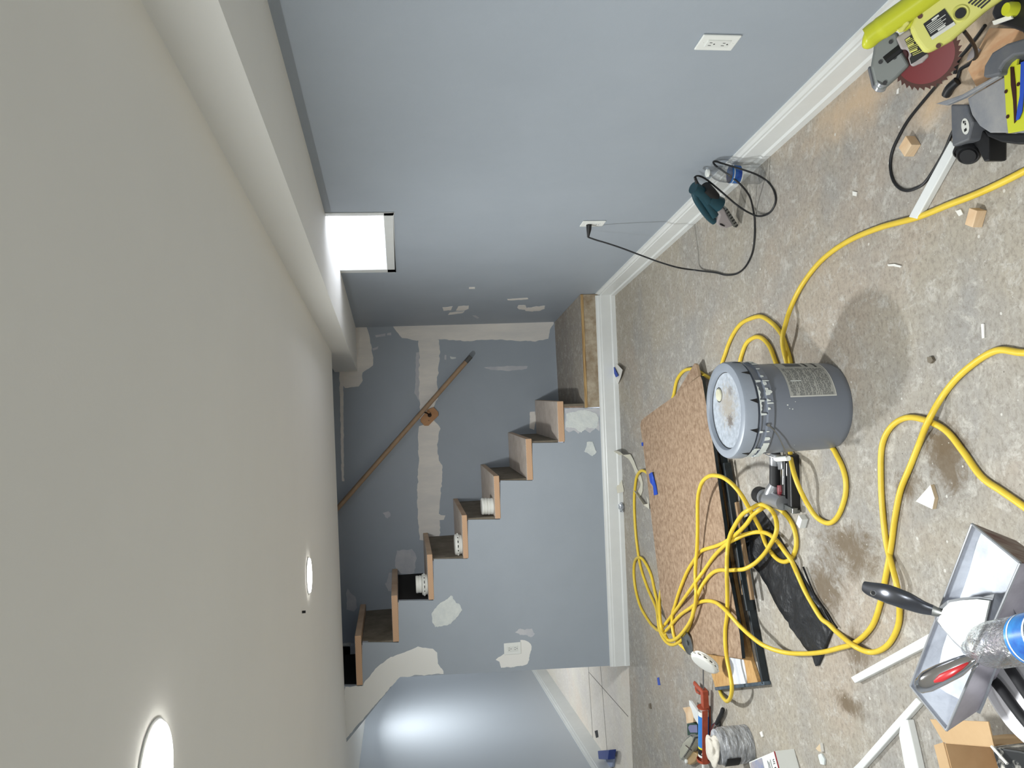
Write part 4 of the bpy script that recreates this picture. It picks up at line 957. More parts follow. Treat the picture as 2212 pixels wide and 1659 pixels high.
def ribbon(pts, w_, name, m, label, cat):
    mb = MB(); pts = smooth_path(pts, 5); vs = []
    for i, p in enumerate(pts):
        t = (pts[min(i+1, len(pts)-1)]-pts[max(i-1, 0)]).normalized(); s = V((0, 0, 1)).cross(t)
        s = (s*.6 + V((0, 0, .8))).normalized() if i < len(pts)*.55 else s.normalized()
        vs += [p, p+s*w_]
    k = len(vs)
    mb.add(vs, [(2*i, 2*i+1, 2*i+3, 2*i+2) for i in range(len(pts)-1)])
    o = top(mb, name, m, label, cat); md = o.modifiers.new('solid', 'SOLIDIFY'); md.thickness = .0012; return o
ribbon([at(1348,1062,.003), at(1342,1030,.004), at(1333,1000,.006), at(1338,984,.01), at(1352,985,.012), at(1365,1003,.006), at(1374,1025,.003), at(1384,1045,.003), at(1378,1062,.003)], .045, 'paper_tape', mat('cream_paper_tape', (206, 202, 186), .8), 'curled strip of cream paper joint tape beside the stair baseboard', 'tape')
ribbon([at(1376,1064,.003), at(1390,1084,.003), at(1402,1100,.01), at(1400,1080,.03)], .03, 'paper_tape', mat('cream_paper_tape_b', (210, 206, 192), .8), 'second strip of cream paper tape touching the brown board edge', 'tape')
m_foil = mat('crumpled_foil', (190, 194, 200), .3, .7)
bm = bmesh.new(); bmesh.ops.create_icosphere(bm, subdivisions=3, radius=.03)
for v in bm.verts:
    v.co *= 1 + .55*noise.noise(v.co*70); v.co.z *= .55
me = bpy.data.meshes.new('foil_ball'); bm.to_mesh(me); bm.free(); me.materials.append(m_foil)
o = bpy.data.objects.new('foil_ball', me); COL.objects.link(o); o.location = at(1347, 1095, 0)+V((0, 0, .016)); setp(o, 'crumpled silver foil wad by the stair baseboard', 'foil')
# ================================================================== miter saw, near right corner
m_yg = mat('yellow_green_plastic', (196, 200, 52), .35, var=(186, 190, 44), vscale=6, vamt=.4)
m_pyg = mat('faded_yellow_green', (206, 204, 110), .45)
m_guard = mat('grey_blade_guard', (120, 124, 122), .4, .3)
m_blade = mat('dark_red_saw_blade', (112, 8, 16), .3, .0)
m_teeth = mat('brown_saw_teeth', (72, 44, 38), .4, .5)
m_cgrey = mat('dark_grey_casting', (84, 88, 96), .5, var=(120, 118, 116), vscale=12, vamt=.5)
m_gtable = mat('dusty_grey_table', (120, 124, 132), .5, var=(158, 156, 154), vscale=9, vamt=.8)
saw = empty('miter_saw', at(2110, 170), 'yellow-green miter saw with a dark red blade by the right wall', 'miter saw')
SC0 = at(2003, 120, .20)
hv = V((CPOS.x-SC0.x, CPOS.y-SC0.y, 0)).normalized()
sn = (hv + V((0, 0, .75))).normalized()
def sp(px, py, out=0.0): return plane(px, py, SC0 + sn*out, sn)
def sz(zx, zy, out=0.0): return sp(1852+zx*.12056, zy*.12056, out)      # crop at 1852,0
def su(zx, zy, out=0.0): return sp(1812+zx*.2411, zy*.2411, out)        # crop at 1812,0
def spoly(pts, o0, o1, mi=0):
    mb = MB(); mb.prism([p - sn*0 for p in [plane_shift(p_, o0) for p_ in pts]], sn*(o1-o0), mi); return mb
def plane_shift(p_, o): return sz(p_[0], p_[1], o)
# blade
def cir(c, r_, n=64, ph=0): pass
bc_ = sp(1999, 122, 0.0); e1_ = (sp(1999, 150, 0)-bc_).normalized(); e2_ = sn.cross(e1_)
R1 = (sp(1995, 196, 0)-bc_).length
mb = MB(); nT = 36; ring = []
for k in range(nT):
    a0 = 2*math.pi*k/nT
    for (da, rr) in ((0, .90), (.35, .93), (.82, 1.0), (.95, .90)):
        a_ = a0 + da*2*math.pi/nT; ring.append(bc_ + (e1_*math.cos(a_)+e2_*math.sin(a_))*R1*rr)
mb.prism(ring, -sn*.002); bl_ = mb.build('saw_blade', m_teeth, saw)
mb = MB(); mb.lathe([(0, .0003), (R1*.80, .0003), (R1*.80, 0)], bc_, sn, 64); mb.build('blade_face', m_blade, bl_)
# upper guard (behind / left), lower link
mb = spoly([(320,760),(520,640),(720,560),(760,640),(800,900),(960,1160),(860,1260),(720,1400),(560,1540),(470,1610),(390,1590),(330,1500),(260,1200),(310,900)], .004, .035); mb.build('blade_guard', m_guard, saw, bevel=.006, seg=3)
mb = spoly([(190,1210),(260,1170),(330,1500),(440,1600),(360,1660),(270,1560)], .002, .02); mb.build('guard_tip', m_cgrey, saw, bevel=.005)
mb = MB(); mb.tube([sz(500,1080,.037), sz(780,860,.037)], .009, 8); mb.build('guard_link', m_black, saw)
mb = MB()
for p in [(415,1110),(495,1480),(665,1030),(600,750)]: mb.cyl(sz(*p, .034), sz(*p, .038), .0045, 14)
mb.build('guard_screw', m_black, saw)
mb = MB(); mb.tube([sz(400,1570,.015), sz(470,1440,.03)], .014, 14); mb.build('guard_roller', m_alu, saw)
# motor arm
mb = spoly([(700,680),(880,560),(960,520),(1040,720),(1200,930),(1270,960),(1300,1000),(1180,1120),(1000,1200),(960,1160),(920,1040),(940,950),(880,880),(800,900)], .04, .062); ga = mb.build('gear_arm', m_jgrey, saw, bevel=.005, seg=3)
mb = spoly([(845,710),(990,605),(1255,960),(1050,1100),(965,1150),(935,1050),(970,990)], .0622, .063); mb.build('warning_label', m_slot, ga)
mb = MB(); rnd = random.Random(3)
for r0 in range(11):
    f0_ = .06+.082*r0
    A_ = V((845+f0_*(965-845)*.9+ (40 if r0 > 8 else 0), 715+f0_*(1130-715)*.78, 0)); B2 = V((990+f0_*(1250-990)*.96, 612+f0_*(955-612)*.95, 0))
    if r0 in (0, 4, 8): 
        q0, q1 = A_.lerp(B2, .08), A_.lerp(B2, .62); h_ = .0016
    else: q0, q1 = A_.lerp(B2, .06), A_.lerp(B2, rnd.uniform(.7, .93)); h_ = .0006
    a3, b3 = sz(q0.x, q0.y, .0634), sz(q1.x, q1.y, .0634); d = (b3-a3).normalized(); s = sn.cross(d)*h_
    mb.quad(a3-s, b3-s, b3+s, a3+s)
mb.build('label_print', m_pyg, ga)
mb = spoly([(960,520),(1040,330),(1060,210),(1180,120),(1500,-140),(1900,-500),(2500,-700),(2700,-60),(2300,220),(1700,740),(1270,970),(1200,930),(1050,730)], .035, .10); mh = mb.build('motor_housing', m_pyg, saw, bevel=.012, seg=4)
mb = spoly([(1180,430),(1560,150),(1750,420),(1330,700)], .1003, .1015); rl = mb.build('rating_label', m_slot, mh)
mb = MB()
for k in range(9):
    f_ = .12+.095*k; A_ = V((1180+f_*150, 430+f_*270, 0)); B2 = V((1560+f_*190, 150+f_*270, 0))
    q0, q1 = A_.lerp(B2, .06), A_.lerp(B2, rnd.uniform(.45, .9)); h_ = .0007
    if k in (0, 7): q0, q1, h_ = A_.lerp(B2, .35), A_.lerp(B2, .68), .0018
    a3, b3 = sz(q0.x, q0.y, .1018), sz(q1.x, q1.y, .1018); d = (b3-a3).normalized(); s = sn.cross(d)*h_
    mb.quad(a3-s, b3-s, b3+s, a3+s)
A_, B2 = sz(1325,690,.1018), sz(1745,415,.1018); d = (B2-A_).normalized(); s = sn.cross(d)*.0035; mb.quad(A_-s, B2-s, B2+s, A_+s)
mb.build('label_print', m_labw, rl)
mb = MB(); cq = sz(1850, 235, .1); mb.lathe([(0, .004), (.0095, .004), (.010, 0)], cq, sn, 24); mb.lathe([(.0105, .001), (.014, .003), (.017, 0)], cq, sn, 28, 1); mb.build('brush_cap', [m_slot, m_pyg], mh)
mb = MB()
for p in [(1125,290),(1455,820)]: mb.cyl(sz(*p, .099), sz(*p, .1015), .005, 14)
mb.build('housing_screw', m_teeth, mh)
mb = MB()
for k in range(5):
    a3 = sz(1990+k*55, 60+k*22-0, .1006); b3 = sz(2100+k*70, -40+k*10, .1006); d = (b3-a3).normalized(); s = sn.cross(d)*.0018
    mb.prism([a3-s, b3-s, b3+s, a3+s], sn*.0008)
mb.build('vent_slot', m_black, mh)
# handle and trigger
hz = .10
hpth = [sz(180, 690, hz), sz(300, 590, hz), sz(520, 440, hz), sz(760, 270, hz), sz(960, 130, hz), sz(1180, -30, hz), sz(1450, -230, hz)]
mb = MB(); mb.tube(smooth_path([sz(95, 700, hz)]+hpth, 5), [.006, .013, .017, .0195, .0215]+[.0225]*8+[.024]*23, 22)
mb.build('handle', m_yg, saw)
mb = spoly([(720,400),(860,300),(1000,220),(1060,330),(1000,480),(880,560),(800,590),(740,520)], .06, .10); mb.build('handle_post', m_yg, saw, bevel=.006)
mb = spoly([(710,540),(820,470),(870,330),(900,350),(960,420),(900,480),(840,570),(760,590)], .085, .112); mb.build('trigger', m_pyg, saw, bevel=.004)
# table, turntable, fence, wing
zt2 = .075
def tb(pts, z0, z1, mb=None):
    mb = mb or MB(); mb.prism([at(1812+x*.2411, y*.2411, z1) for x, y in pts], (0, 0, z0-z1)); return mb
mb = tb([(1000,940),(1145,860),(1480,690),(1500,1190),(1380,1180),(1270,1150),(1200,1080),(1180,990),(1150,1010),(1160,1250),(1020,1310)], .045, zt2)
mb = MB(); tb([(1150,880),(1475,690),(1700,600),(1700,1190),(1510,1190),(1350,1190),(1260,1130),(1190,1030),(1160,930)], .04, zt2, mb); mb.build('turntable', m_gtable, saw, bevel=.003)
mb = MB(); tb([(1290,1160),(1360,1195),(1510,1200),(1760,1190),(1760,1290),(1600,1295),(1450,1275),(1330,1225)], .02, zt2-.012, mb); mb.build('turntable_rim', m_black, saw, bevel=.004)
mb = MB(); tb([(1000,935),(1150,935),(1165,1010),(1200,1090),(1160,1255),(1015,1315),(1005,1150)], .035, zt2, mb); mb.build('base_wing', m_cgrey, saw, bevel=.004)
mb = MB(); tb([(1170,1080),(1220,1100),(1280,1160),(1345,1230),(1345,1440),(1300,1450),(1240,1330),(1160,1255)], .001, zt2-.03, mb); mb.build('base_foot', m_black, saw, bevel=.003)
mb = MB()
fa, fb = [(905,930),(1150,830),(1470,670)], None
F1 = [at(1812+x*.2411, y*.2411, zt2+.001) for x, y in [(905,930),(1000,945),(1150,880),(1475,690),(1470,665),(1150,845)]]
mb.prism(F1, (0, 0, .012)); mb.build('fence_foot', m_gtable, saw, bevel=.002)
mb = MB(); F2 = [at(1812+x*.2411, y*.2411, .10) for x, y in [(1290,680),(1300,590),(1370,470),(1500,390),(1700,330),(1700,480),(1560,500),(1480,560),(1440,620),(1440,670),(1300,700)]]
mb.prism(F2, (0, 0, -.05)); mb.build('fence', m_cgrey, saw, bevel=.005)
mb = MB(); kc = at(2092, 334, .045); kd = V((-.6, -.3, .5)).normalized()
mb.lathe([(0, -.03), (.024, -.03), (.026, -.02), (.026, .0), (.022, .006), (.019, .004), (.017, .008), (0, .008)], kc, kd, 32); k2 = at(2077, 327, .05)
mb.lathe([(0, -.02), (.018, -.02), (.018, .004), (.014, .008), (.012, .004), (0, .004)], k2, kd, 28); mb.build('lock_knob', m_black, saw)
mb = MB(); tb([(1475,560),(1500,510),(1560,490),(1600,520),(1590,580),(1700,560),(1700,1160),(1515,1195),(1495,1000),(1480,700)], zt2, zt2+.006, mb); yp = mb.build('throat_plate', m_yg, saw, bevel=.001)
mb = MB(); tb([(1535,600),(1565,600),(1585,800),(1590,1080),(1570,1105),(1560,900),(1540,760)], zt2+.0065, zt2+.008, mb); mb.build('blade_slot', m_teeth, yp)
mb = MB(); tb([(1630,560),(1680,540),(1660,800),(1640,1000),(1610,1070),(1585,1080),(1600,960),(1620,860)], zt2+.0085, zt2+.010, mb); mb.build('blue_tape', m_btape, yp)
mb = MB()
for x, y in [(1500,820),(1515,1045),(1610,755),(1545,550)]: p = at(1812+x*.2411, y*.2411, zt2+.0065); mb.cyl(p, p+V((0, 0, .0015)), .004, 12)
mb.build('plate_screw', m_teeth, yp)
# oval sticker
sc_ = at(2085, 273, zt2+.0008)
e_a = (at(2088, 286, zt2)-at(2082, 260, zt2)); e_b = V((0, 0, 1)).cross(e_a).normalized()*.012; e_a = e_a.normalized()*.0195
mb = MB(); n_ = 32
mb.add([sc_+e_a*math.cos(2*math.pi*k/n_)+e_b*math.sin(2*math.pi*k/n_) for k in range(n_)], [list(range(n_))], 0)
def stick(u0, v0, u1, v1): 
    z_ = V((0, 0, .0005)); mb.add([sc_+e_a*u0+e_b*v0+z_, sc_+e_a*u1+e_b*v0+z_, sc_+e_a*u1+e_b*v1+z_, sc_+e_a*u0+e_b*v1+z_], [(0, 1, 2, 3)], 1)
stick(-.75, -.3, -.45, .1); stick(-.4, .0, -.1, .35); stick(.25, -.45, .6, .2); stick(-.6, .2, -.45, .4)
mb.build('oval_sticker', [m_labw, m_slot], saw)
# rear column and dark body at the frame corner
mb = MB(); R0 = [at(x, y, .12) for x, y in [(2150,0),(2165,-30),(2300,-60),(2330,60),(2230,110),(2205,70),(2185,62),(2150,52),(2138,30)]]
mb.prism(R0, (0, 0, -.08)); mb.build('rear_column', m_black, saw, bevel=.008, seg=3)
mb = MB(); p = at(2184, 20, .13); mb.lathe([(0, .012), (.012, .012), (.014, .004), (.014, -.02), (0, -.02)], p, (0, 0, 1), 24); mb.build('column_knob', m_yg, saw)
mb = MB(); mb.prism([at(x, y, .128) for x, y in [(2147,46),(2186,32),(2190,40),(2150,54)]], (0, 0, .004)); mb.build('paper_tag', m_paper, saw)
# feet under the table so it stands on the floor
mb = MB(); tb([(1030,1000),(1130,1000),(1130,1200),(1030,1230)], .001, .036, mb); tb([(1350,900),(1480,900),(1480,1100),(1350,1100)], .001, .042, mb); mb.build('foot', m_black, saw)
# saw's own cord
sc_pts = [sp(2048,150,-.02)] + [at(x, y, R_) for x, y in [(2019,190),(1990,224),(1961.5,260),(1942,294),(1928,325),(1923,357),(1928,386),(1940,404),(1958,412),(1980,406),(1997,395),(2014.5,371),(2041,325),(2056,289),(2072,262)]]
sc_pts[1] = at(2025, 182, .02)
mb = MB(); mb.tube(smooth_path(sc_pts, 6), .0042, 8); mb.build('power_cord', m_black, saw)
mb = MB(); mb.tube(smooth_path([at(2083,68,.16), at(2098,88,.10), at(2108,108,.05), at(2107,126,.02), at(2092,140,.01), at(2075,150,.006), at(2068,170,.006), at(2055,190,.006)], 5), .0042, 8); mb.tube(smooth_path([at(2128,55,.02), at(2110,80,.01), at(2088,108,.006), at(2070,130,.006), at(2062,160,.006)], 5), .0042, 8); mb.tube(smooth_path([at(2068,175,.01), at(2052,190,.014), at(2044,205,.01)], 4), .011, 10); mb.build('power_cord', m_black, saw)
# plank with sawdust below
m_plank = mat('orange_tan_plank', (206, 172, 136), .75, var=(190, 142, 102), vscale=14, vamt=.8, stretch=(3, 1, 1))
mb = flat([(2090,150),(2137,60),(2212,62),(2260,80),(2200,160),(2150,190),(2110,190)], .001, .02, 'x', None); top(mb, 'plank_offcut', m_plank, 'tan plank offcut lying on the floor beneath the miter saw', 'plank', bevel=.001)
scrap([(2110,118),(2122,100),(2137,108),(2130,118),(2112,130),(2106,132)], 'paper_scrap', m_jgrey, 'grey paper scrap on the plank under the miter saw', 'paper', z=.0205)
# ================================================================== mud pan group, near left corner
m_pan = mat('compound_smeared_steel', (196, 201, 210), .45, .0, var=(128, 132, 142), vscale=7, vamt=.8, lo=.45, hi=.75, bump=.15, bscale=30)
m_rust = mat('rusty_pan_end', (150, 142, 132), .55, .3, var=(92, 44, 36), vscale=12, vamt=.95, stretch=(1, 5, 1))
m_panout = mat('pan_outside_steel', (176, 172, 182), .35, .2, var=(120, 116, 126), vscale=6, vamt=.7)
m_wb = mat('white_bucket_plastic', (226, 224, 228), .45)
zr, zp = .47, .398
pA, pB, pC, pD = at(2100,1132,zr), at(1967,1482,zr), at(2045,1578,zr), at(2204,1216,zr)
# white bucket that carries the pan
wc = V((pC.x*.35+pD.x*.65+.03, pC.y*.5+pD.y*.5-.05, 0))
wc = (pA+pB+pC+pD)/4 + V((.0, -.05, 0)); wc.z = 0
cen = (pA+pB+pC+pD)/4
def ins(p, f, z): q_ = cen + (p-cen)*f; q_.z = z; return q_
long = (pB-pA).normalized(); wid = (pD-pA); wid = (wid-long*wid.dot(long)).normalized()
def bot(p):
    d = p-cen; return V((0, 0, zp)) + V((cen.x, cen.y, 0)) + V((1, 1, 0))*0 + (long*d.dot(long)*.86 + wid*d.dot(wid)*.62)
bA, bB, bC, bD = [bot(p) for p in (pA, pB, pC, pD)]
for b_ in (bA, bB, bC, bD): b_.z = zp
pan = empty('mud_pan', V((cen.x, cen.y, zp)), 'long steel mud pan smeared with joint compound at the near left corner', 'mud pan')
def wall2(t0, t1, b1, b0, name, m, th=.0016):
    mb = MB(); n_ = (t1-t0).cross(b0-t0).normalized()
    if n_.dot(cen-(t0+t1)/2) > 0: n_ = -n_
    mb.prism([t0, t1, b1, b0], n_*th, 0, 0)
    mb.m = [0]*len(mb.m)
    o = mb.build(name, m, pan, bevel=0)
    return o
m_tilt = None
wall2(pA, pB, bB, bA, 'far_side', m_pan); wall2(pD, pC, bC, bD, 'near_side', m_panout)
wall2(pB, pC, bC, bB, 'end_wall', m_pan); wall2(pA, pD, bD, bA, 'end_wall', m_rust)
mb = MB(); mb.prism([bA, bB, bC, bD], (0, 0, -.0016)); mb.build('pan_floor', m_pan, pan)
mb = MB(); r_ = .0022
for a_, b_ in ((pA, pB), (pB, pC), (pC, pD), (pD, pA)): mb.tube([a_, b_], r_, 8)
mb.build('rolled_rim', m_alu, pan)
# compound filling part of the pan
mb = MB(); f_ = lambda p, q, t: p.lerp(q, t)
nA, nD = f_(bA, pA, .75), f_(bD, pD, .75); nB, nC = f_(bB, pB, .55), f_(bC, pC, .35)
grid = []; G = 12
for i in range(G+1):
    for j in range(G+1):
        u_, v_ = i/G, j/G
        p = nA.lerp(nB, u_).lerp(nD.lerp(nC, u_), v_); p.z += .006*noise.noise(V((u_*5, v_*4, 3))) - (.02*v_*(u_ > .3)); grid.append(p)
mb.add(grid, [(i*(G+1)+j, (i+1)*(G+1)+j, (i+1)*(G+1)+j+1, i*(G+1)+j+1) for i in range(G) for j in range(G)], 0, True)
mb.build('wet_compound', m_pan, pan)
# taping knife
def lz(zx, zy, z): return at(1812+zx*.2766, 1200+zy*.2766, z)
m_knifeh = mat('dark_metal_handle', (96, 98, 104), .28, .9)
tk = empty('taping_knife', lz(780, 420, .49), 'wide taping knife with a dark metal handle, its blade caked white in the mud pan', 'taping knife')
kp = [lz(195,240,.565), lz(250,265,.56), lz(380,300,.55), lz(520,350,.53), lz(640,400,.51), lz(740,430,.495)]
mb = MB(); kr = [.010, .0135, .0175, .017, .013, .009]
mb.tube(smooth_path(kp, 4), [kr[min(5, int(i/4))]*(1-(i % 4)/4)+kr[min(5, int(i/4)+1)]*((i % 4)/4) for i in range(21)], 20, flat=.55); hk = mb.build('handle', m_knifeh, tk)
mb = MB(); mb.tube([lz(725,425,.496), lz(770,440,.495), lz(815,455,.493)], [.010, .008, .004], 14, flat=.5); mb.build('ferrule', m_metal, tk)
mb = MB(); q_ = lz(268, 292, .562); qn = (CPOS-q_).normalized(); mb.lathe([(0, .0095), (.0035, .0095)], q_, qn, 16); mb.lathe([(.0035, .0097), (.005, .0092)], q_, qn, 16, 1); mb.build('hanging_hole', [m_black, m_steel], hk)
bp_ = [(745,440),(790,395),(850,350),(960,328),(1080,322),(1205,335),(1215,300),(1160,540),(1050,770),(1010,780),(900,680),(800,560),(750,500)]
zs_ = [.497,.49,.487,.484,.482,.478,.476,.470,.468,.470,.478,.486,.495]
ed = [lz(x, y, z) for (x, y), z in zip(bp_, zs_)]
mb = MB(); mb.prism(ed, (0, 0, -.0015)); mb.build('blade', m_alu, tk)
mp_ = [(800,470),(830,410),(880,365),(980,348),(1090,340),(1190,352),(1150,520),(1050,745),(1000,745),(900,650),(820,560),(785,510)]
mz_ = [.492,.4905,.488,.486,.483,.479,.474,.4715,.4735,.480,.487,.491]
mb = MB(); mb.prism([lz(x, y, z+.0008) for (x, y), z in zip(mp_, mz_)], (0, 0, .003)); mb.build('caked_compound', m_compw, tk)
# rim in front of the blade is the pan's near side; second knife
pk = empty('putty_knife', lz(1040, 800, .49), 'putty knife with a shiny steel and red handle lying across the mud pan', 'putty knife')
m_chrome = mat('polished_steel', (206, 206, 210), .12, 1.0)
m_redin = mat('red_handle_inlay', (160, 36, 40), .35)
kk = [lz(650,1010,.53), lz(700,980,.53), lz(800,930,.525), lz(930,870,.515), lz(1030,810,.505), lz(1080,760,.495)]
mb = MB(); kr = [.013, .017, .0165, .0145, .010, .006]; mb.tube(smooth_path([lz(622,1020,.528)]+kk, 4), [.006, .010, .012, .013]+[kr[min(5, int(i/4))]*(1-(i % 4)/4)+kr[min(5, int(i/4)+1)]*((i % 4)/4) for i in range(21)], 18, flat=.7); ho = mb.build('handle', m_chrome, pk)
mb = MB(); mb.tube([lz(745,985,.5415), lz(800,955,.5425), lz(880,915,.5385), lz(960,870,.531), lz(1010,838,.522)], [.002, .006, .0055, .0035, .0015], 12, flat=.5); mb.build('red_inlay', m_redin, ho)
mb = MB(); mb.prism([lz(1035,790,.497), lz(1085,745,.495), lz(1120,770,.49), lz(1090,860,.485), lz(1040,900,.485)], (0, 0, .0015)); mb.build('blade', m_chrome, pk)
# clear bottle lying over the pan
bb = at(2275, 1372, .53); tt = at(2092, 1402, .515)
bottle(bb, tt-bb, 'clear water bottle with a blue label lying over the mud pan', h=(tt-bb).length, r=.034, cap=False, lab=(.008, .052))
# white bucket underneath
wbk = empty('white_bucket', V((-.33, 1.2, 0)), 'white plastic bucket under the mud pan at the near left corner', 'bucket')
wcx = at(2215, 1480, .37); wcx = V((wcx.x, wcx.y, 0)); wcx = at(2232, 1432, .374); wcx = V((wcx.x, wcx.y, 0))
mb = MB(); mb.lathe([(0, .002), (.128, .002), (.132, 0), (.147, .30), (.147, .302), (.1515, .304), (.1515, .314), (.147, .316), (.148, .36), (.146, .372), (.14, .374), (.136, .366), (0, .366)], wcx, (0, 0, 1), 72); mb.build('bucket_body', m_wb, wbk)
m_navy = mat('navy_band', (60, 72, 96), .5); m_maroon = mat('maroon_band', (112, 44, 62), .5)
mb = MB(); mb.lathe([(.1410, .20), (.1450, .28)], wcx, (0, 0, 1), 72); mb.build('printed_band', m_navy, wbk)
mb = MB(); mb.lathe([(.1378, .12), (.1395, .155)], wcx, (0, 0, 1), 72); mb.build('printed_band', m_maroon, wbk)
# black handled pliers on the bucket
pl = empty('long_handled_tool', at(2170, 1460, .39), 'pair of long black tool handles lying on the white bucket', 'tool')
for L in ([(2118,1405,.385), (2165,1425,.39), (2185,1450,.40), (2240,1530,.41), (2290,1590,.41)], [(2110,1455,.385), (2140,1466,.39), (2160,1485,.40), (2205,1545,.41), (2260,1610,.41)]):
    mb = MB(); mb.tube(smooth_path([at(*p) for p in L], 4), .0085, 12); mb.build('handle', m_rub, pl)
# ------------------------------------------------------------------ cardboard box
m_card = mat('cardboard', (190, 160, 122), .85, var=(180, 149, 110), vscale=14, vamt=.6)
m_cardd = mat('cardboard_inside', (160, 122, 80), .9)
cb_ = empty('cardboard_box', at(2080, 1640), 'open brown cardboard box at the left edge of the frame', 'box')
zc = .16
q0, q1, q2, q3 = at(2010,1612,zc), at(2040,1600,zc), at(2120,1610,zc), at(2165,1625,zc)
k0, k1 = at(2040,1603,zc), at(2150,1612,zc); kd_ = (k1-k0).normalized(); kn = V((kd_.y, -kd_.x, 0)); kn = kn if kn.x < 0 else -kn
k2, k3 = k1+kn*.22, k0+kn*.22
for a_, b_, nm in ((k0, k1, 'side_wall'), (k1, k2, 'side_wall'), (k2, k3, 'side_wall'), (k3, k0, 'side_wall')):
    d = (b_-a_).normalized(); s = V((0, 0, 1)).cross(d)*.0025
    mb = MB(); mb.prism([a_-s+d*.003, b_-s-d*.003, b_+s-d*.003, a_+s+d*.003], (0, 0, -zc+.001)); mb.build(nm, m_card, cb_)
mb = MB(); mb.prism([k0+kn*.003, k1+kn*.003, k2-kn*.003, k3-kn*.003], (0, 0, .003)); 
for v in mb.v: v.z = v.z - zc + .001
mb.build('box_floor', m_cardd, cb_)
# flaps
up_ = V((0, 0, 1))
mb = MB(); fw = -kn*.05 + up_*.012; mb.prism([k0, k1, k1+fw+kd_*.02, k0+fw-kd_*.01], up_*.003); mb.build('flap', m_card, cb_)
mb = MB(); fw = -kd_*.055 - up_*.01; mb.prism([k0, k3, k3+fw, k0+fw+kn*.01], up_*.003); mb.build('flap', m_card, cb_)
mb = MB(); fw = kd_*.06 + up_*.02; mb.prism([k1, k2, k2+fw, k1+fw], up_*.003); mb.build('flap', m_card, cb_)
# dark clutter in / beside it
m_bpaint = mat('black_with_white_paint', (30, 32, 34), .5, var=(210, 206, 196), vscale=22, vamt=.9, lo=.5, hi=.62)
mb = MB(); mb.prism([at(x, y, .2) for x, y in [(2140,1612),(2205,1622),(2260,1640),(2260,1720),(2170,1720),(2155,1660)]], (0, 0, -.19)); top(mb, 'black_tray', m_bpaint, 'black tray splashed with white paint beside the cardboard box', 'tray', bevel=.004)
mb = MB(); mb.tube([at(2142,1612,.21), at(2176,1650,.21)], .003, 8); top(mb, 'white_stick', m_paper, 'thin white stick lying on the paint-splashed black tray', 'stick')
# ================================================================== caulking gun group
def cz(zx, zy, z): return at(1440+zx*.09583, 1500+zy*.09583, z)        # crop at 1440,1500
def c5(zx, zy, z): return at(1440+zx*.208, 1340+zy*.208, z)            # crop at 1440,1340
m_org = mat('red_orange_paint', (176, 82, 56), .5, var=(140, 60, 40), vscale=40, vamt=.6)
cg = empty('caulking_gun', cz(860, 300, 0), 'red-orange caulking gun holding a blue tube', 'caulking gun')
zc_ = .034
c_a, c_b = cz(830, 350, zc_), cz(830, 1440, zc_); cd = (c_b-c_a).normalized(); cs = V((0, 0, 1)).cross(cd)
mb = MB()
L_ = (c_b-c_a).length
sd = -cs if cz(900,800,zc_).y < cz(830,800,zc_).y and (-cs).y < 0 else cs
mb.box(c_a.lerp(c_b, .5)+sd*.0285+V((0, 0, .004)), (L_/2+.01, .002, .013), (cd, cs, V((0, 0, 1)))); mb.box(c_a.lerp(c_b, .5)-V((0, 0, .0275)), (L_/2+.01, .012, .0015), (cd, cs, V((0, 0, 1))))
mb.build('cradle_rail', m_org, cg)
mb = MB(); mb.lathe([(.006, 0), (.031, 0), (.031, -.012), (.029, -.012), (.029, -.002)], c_b+cd*.012, cd, 32); mb.lathe([(.006, 0), (.029, 0), (.029, .004), (.006, .004)], c_a-cd*.016, cd, 32); mb.build('end_plate', m_org, cg)
mb = MB(); hA, hB = c5(400,900,.034), c5(390,720,.04)
d = (hB-hA).normalized(); s = V((0, 0, 1)).cross(d)
mb.box(hA.lerp(hB, .5), ((hB-hA).length/2, .016, .014), (d, s, V((0, 0, 1)))); mb.build('frame_block', m_org, cg, bevel=.003)
mb = MB(); mb.tube([c5(370,740,.035), c5(330,700,.033), c5(290,655,.03)], [.011, .012, .012], 12, flat=.6); mb.build('grip', m_org, cg)
mb = MB(); mb.tube([c5(345,760,.02), c5(315,745,.012), c5(300,700,.01)], [.006, .006, .005], 10); mb.build('trigger', m_org, cg)
mb = MB(); mb.tube([c5(385,900,.036), c5(380,450,.055)], .0034, 8); mb.tube([c5(380,455,.055), c5(372,452,.03)], .0034, 8); mb.build('push_rod', m_wire, cg)
ct = empty('caulk_tube', c_a.lerp(c_b, .5), 'blue and white caulk tube lying in the caulking gun', 'caulk tube')
m_cblue = mat('caulk_blue', (58, 128, 206), .45); m_cyel = mat('caulk_yellow', (232, 222, 60), .5)
Lt = L_*.93
mb = MB(); tb0 = c_a+cd*.004
mb.lathe([(.0, .004), (.022, .004), (.024, 0), (.024, Lt*.1)], tb0, cd, 36, 0); mb.lathe([(.0243, Lt*.1), (.0243, Lt*.78)], tb0, cd, 36, 1); mb.lathe([(.0243, Lt*.78), (.0243, Lt*.82)], tb0, cd, 36, 2); mb.lathe([(.0243, Lt*.82), (.0243, Lt*.95)], tb0, cd, 36, 3); mb.lathe([(.0243, Lt*.95), (.0243, Lt), (0, Lt)], tb0, cd, 36, 0)
tbm = mb.build('tube_body', [m_plate, m_cblue, m_cyel, m_slot], ct)
mb = MB(); tc_ = tb0+cd*Lt*.88; nn_ = (CPOS-tc_); nn_ = (nn_-cd*nn_.dot(cd)).normalized(); ss = cd.cross(nn_); q_ = tc_+nn_*.0248
mb.add([q_-cd*.012, q_+cd*.008-ss*.011, q_+cd*.008+ss*.011], [(0, 1, 2)]); mb.build('house_logo', m_plate, tbm)
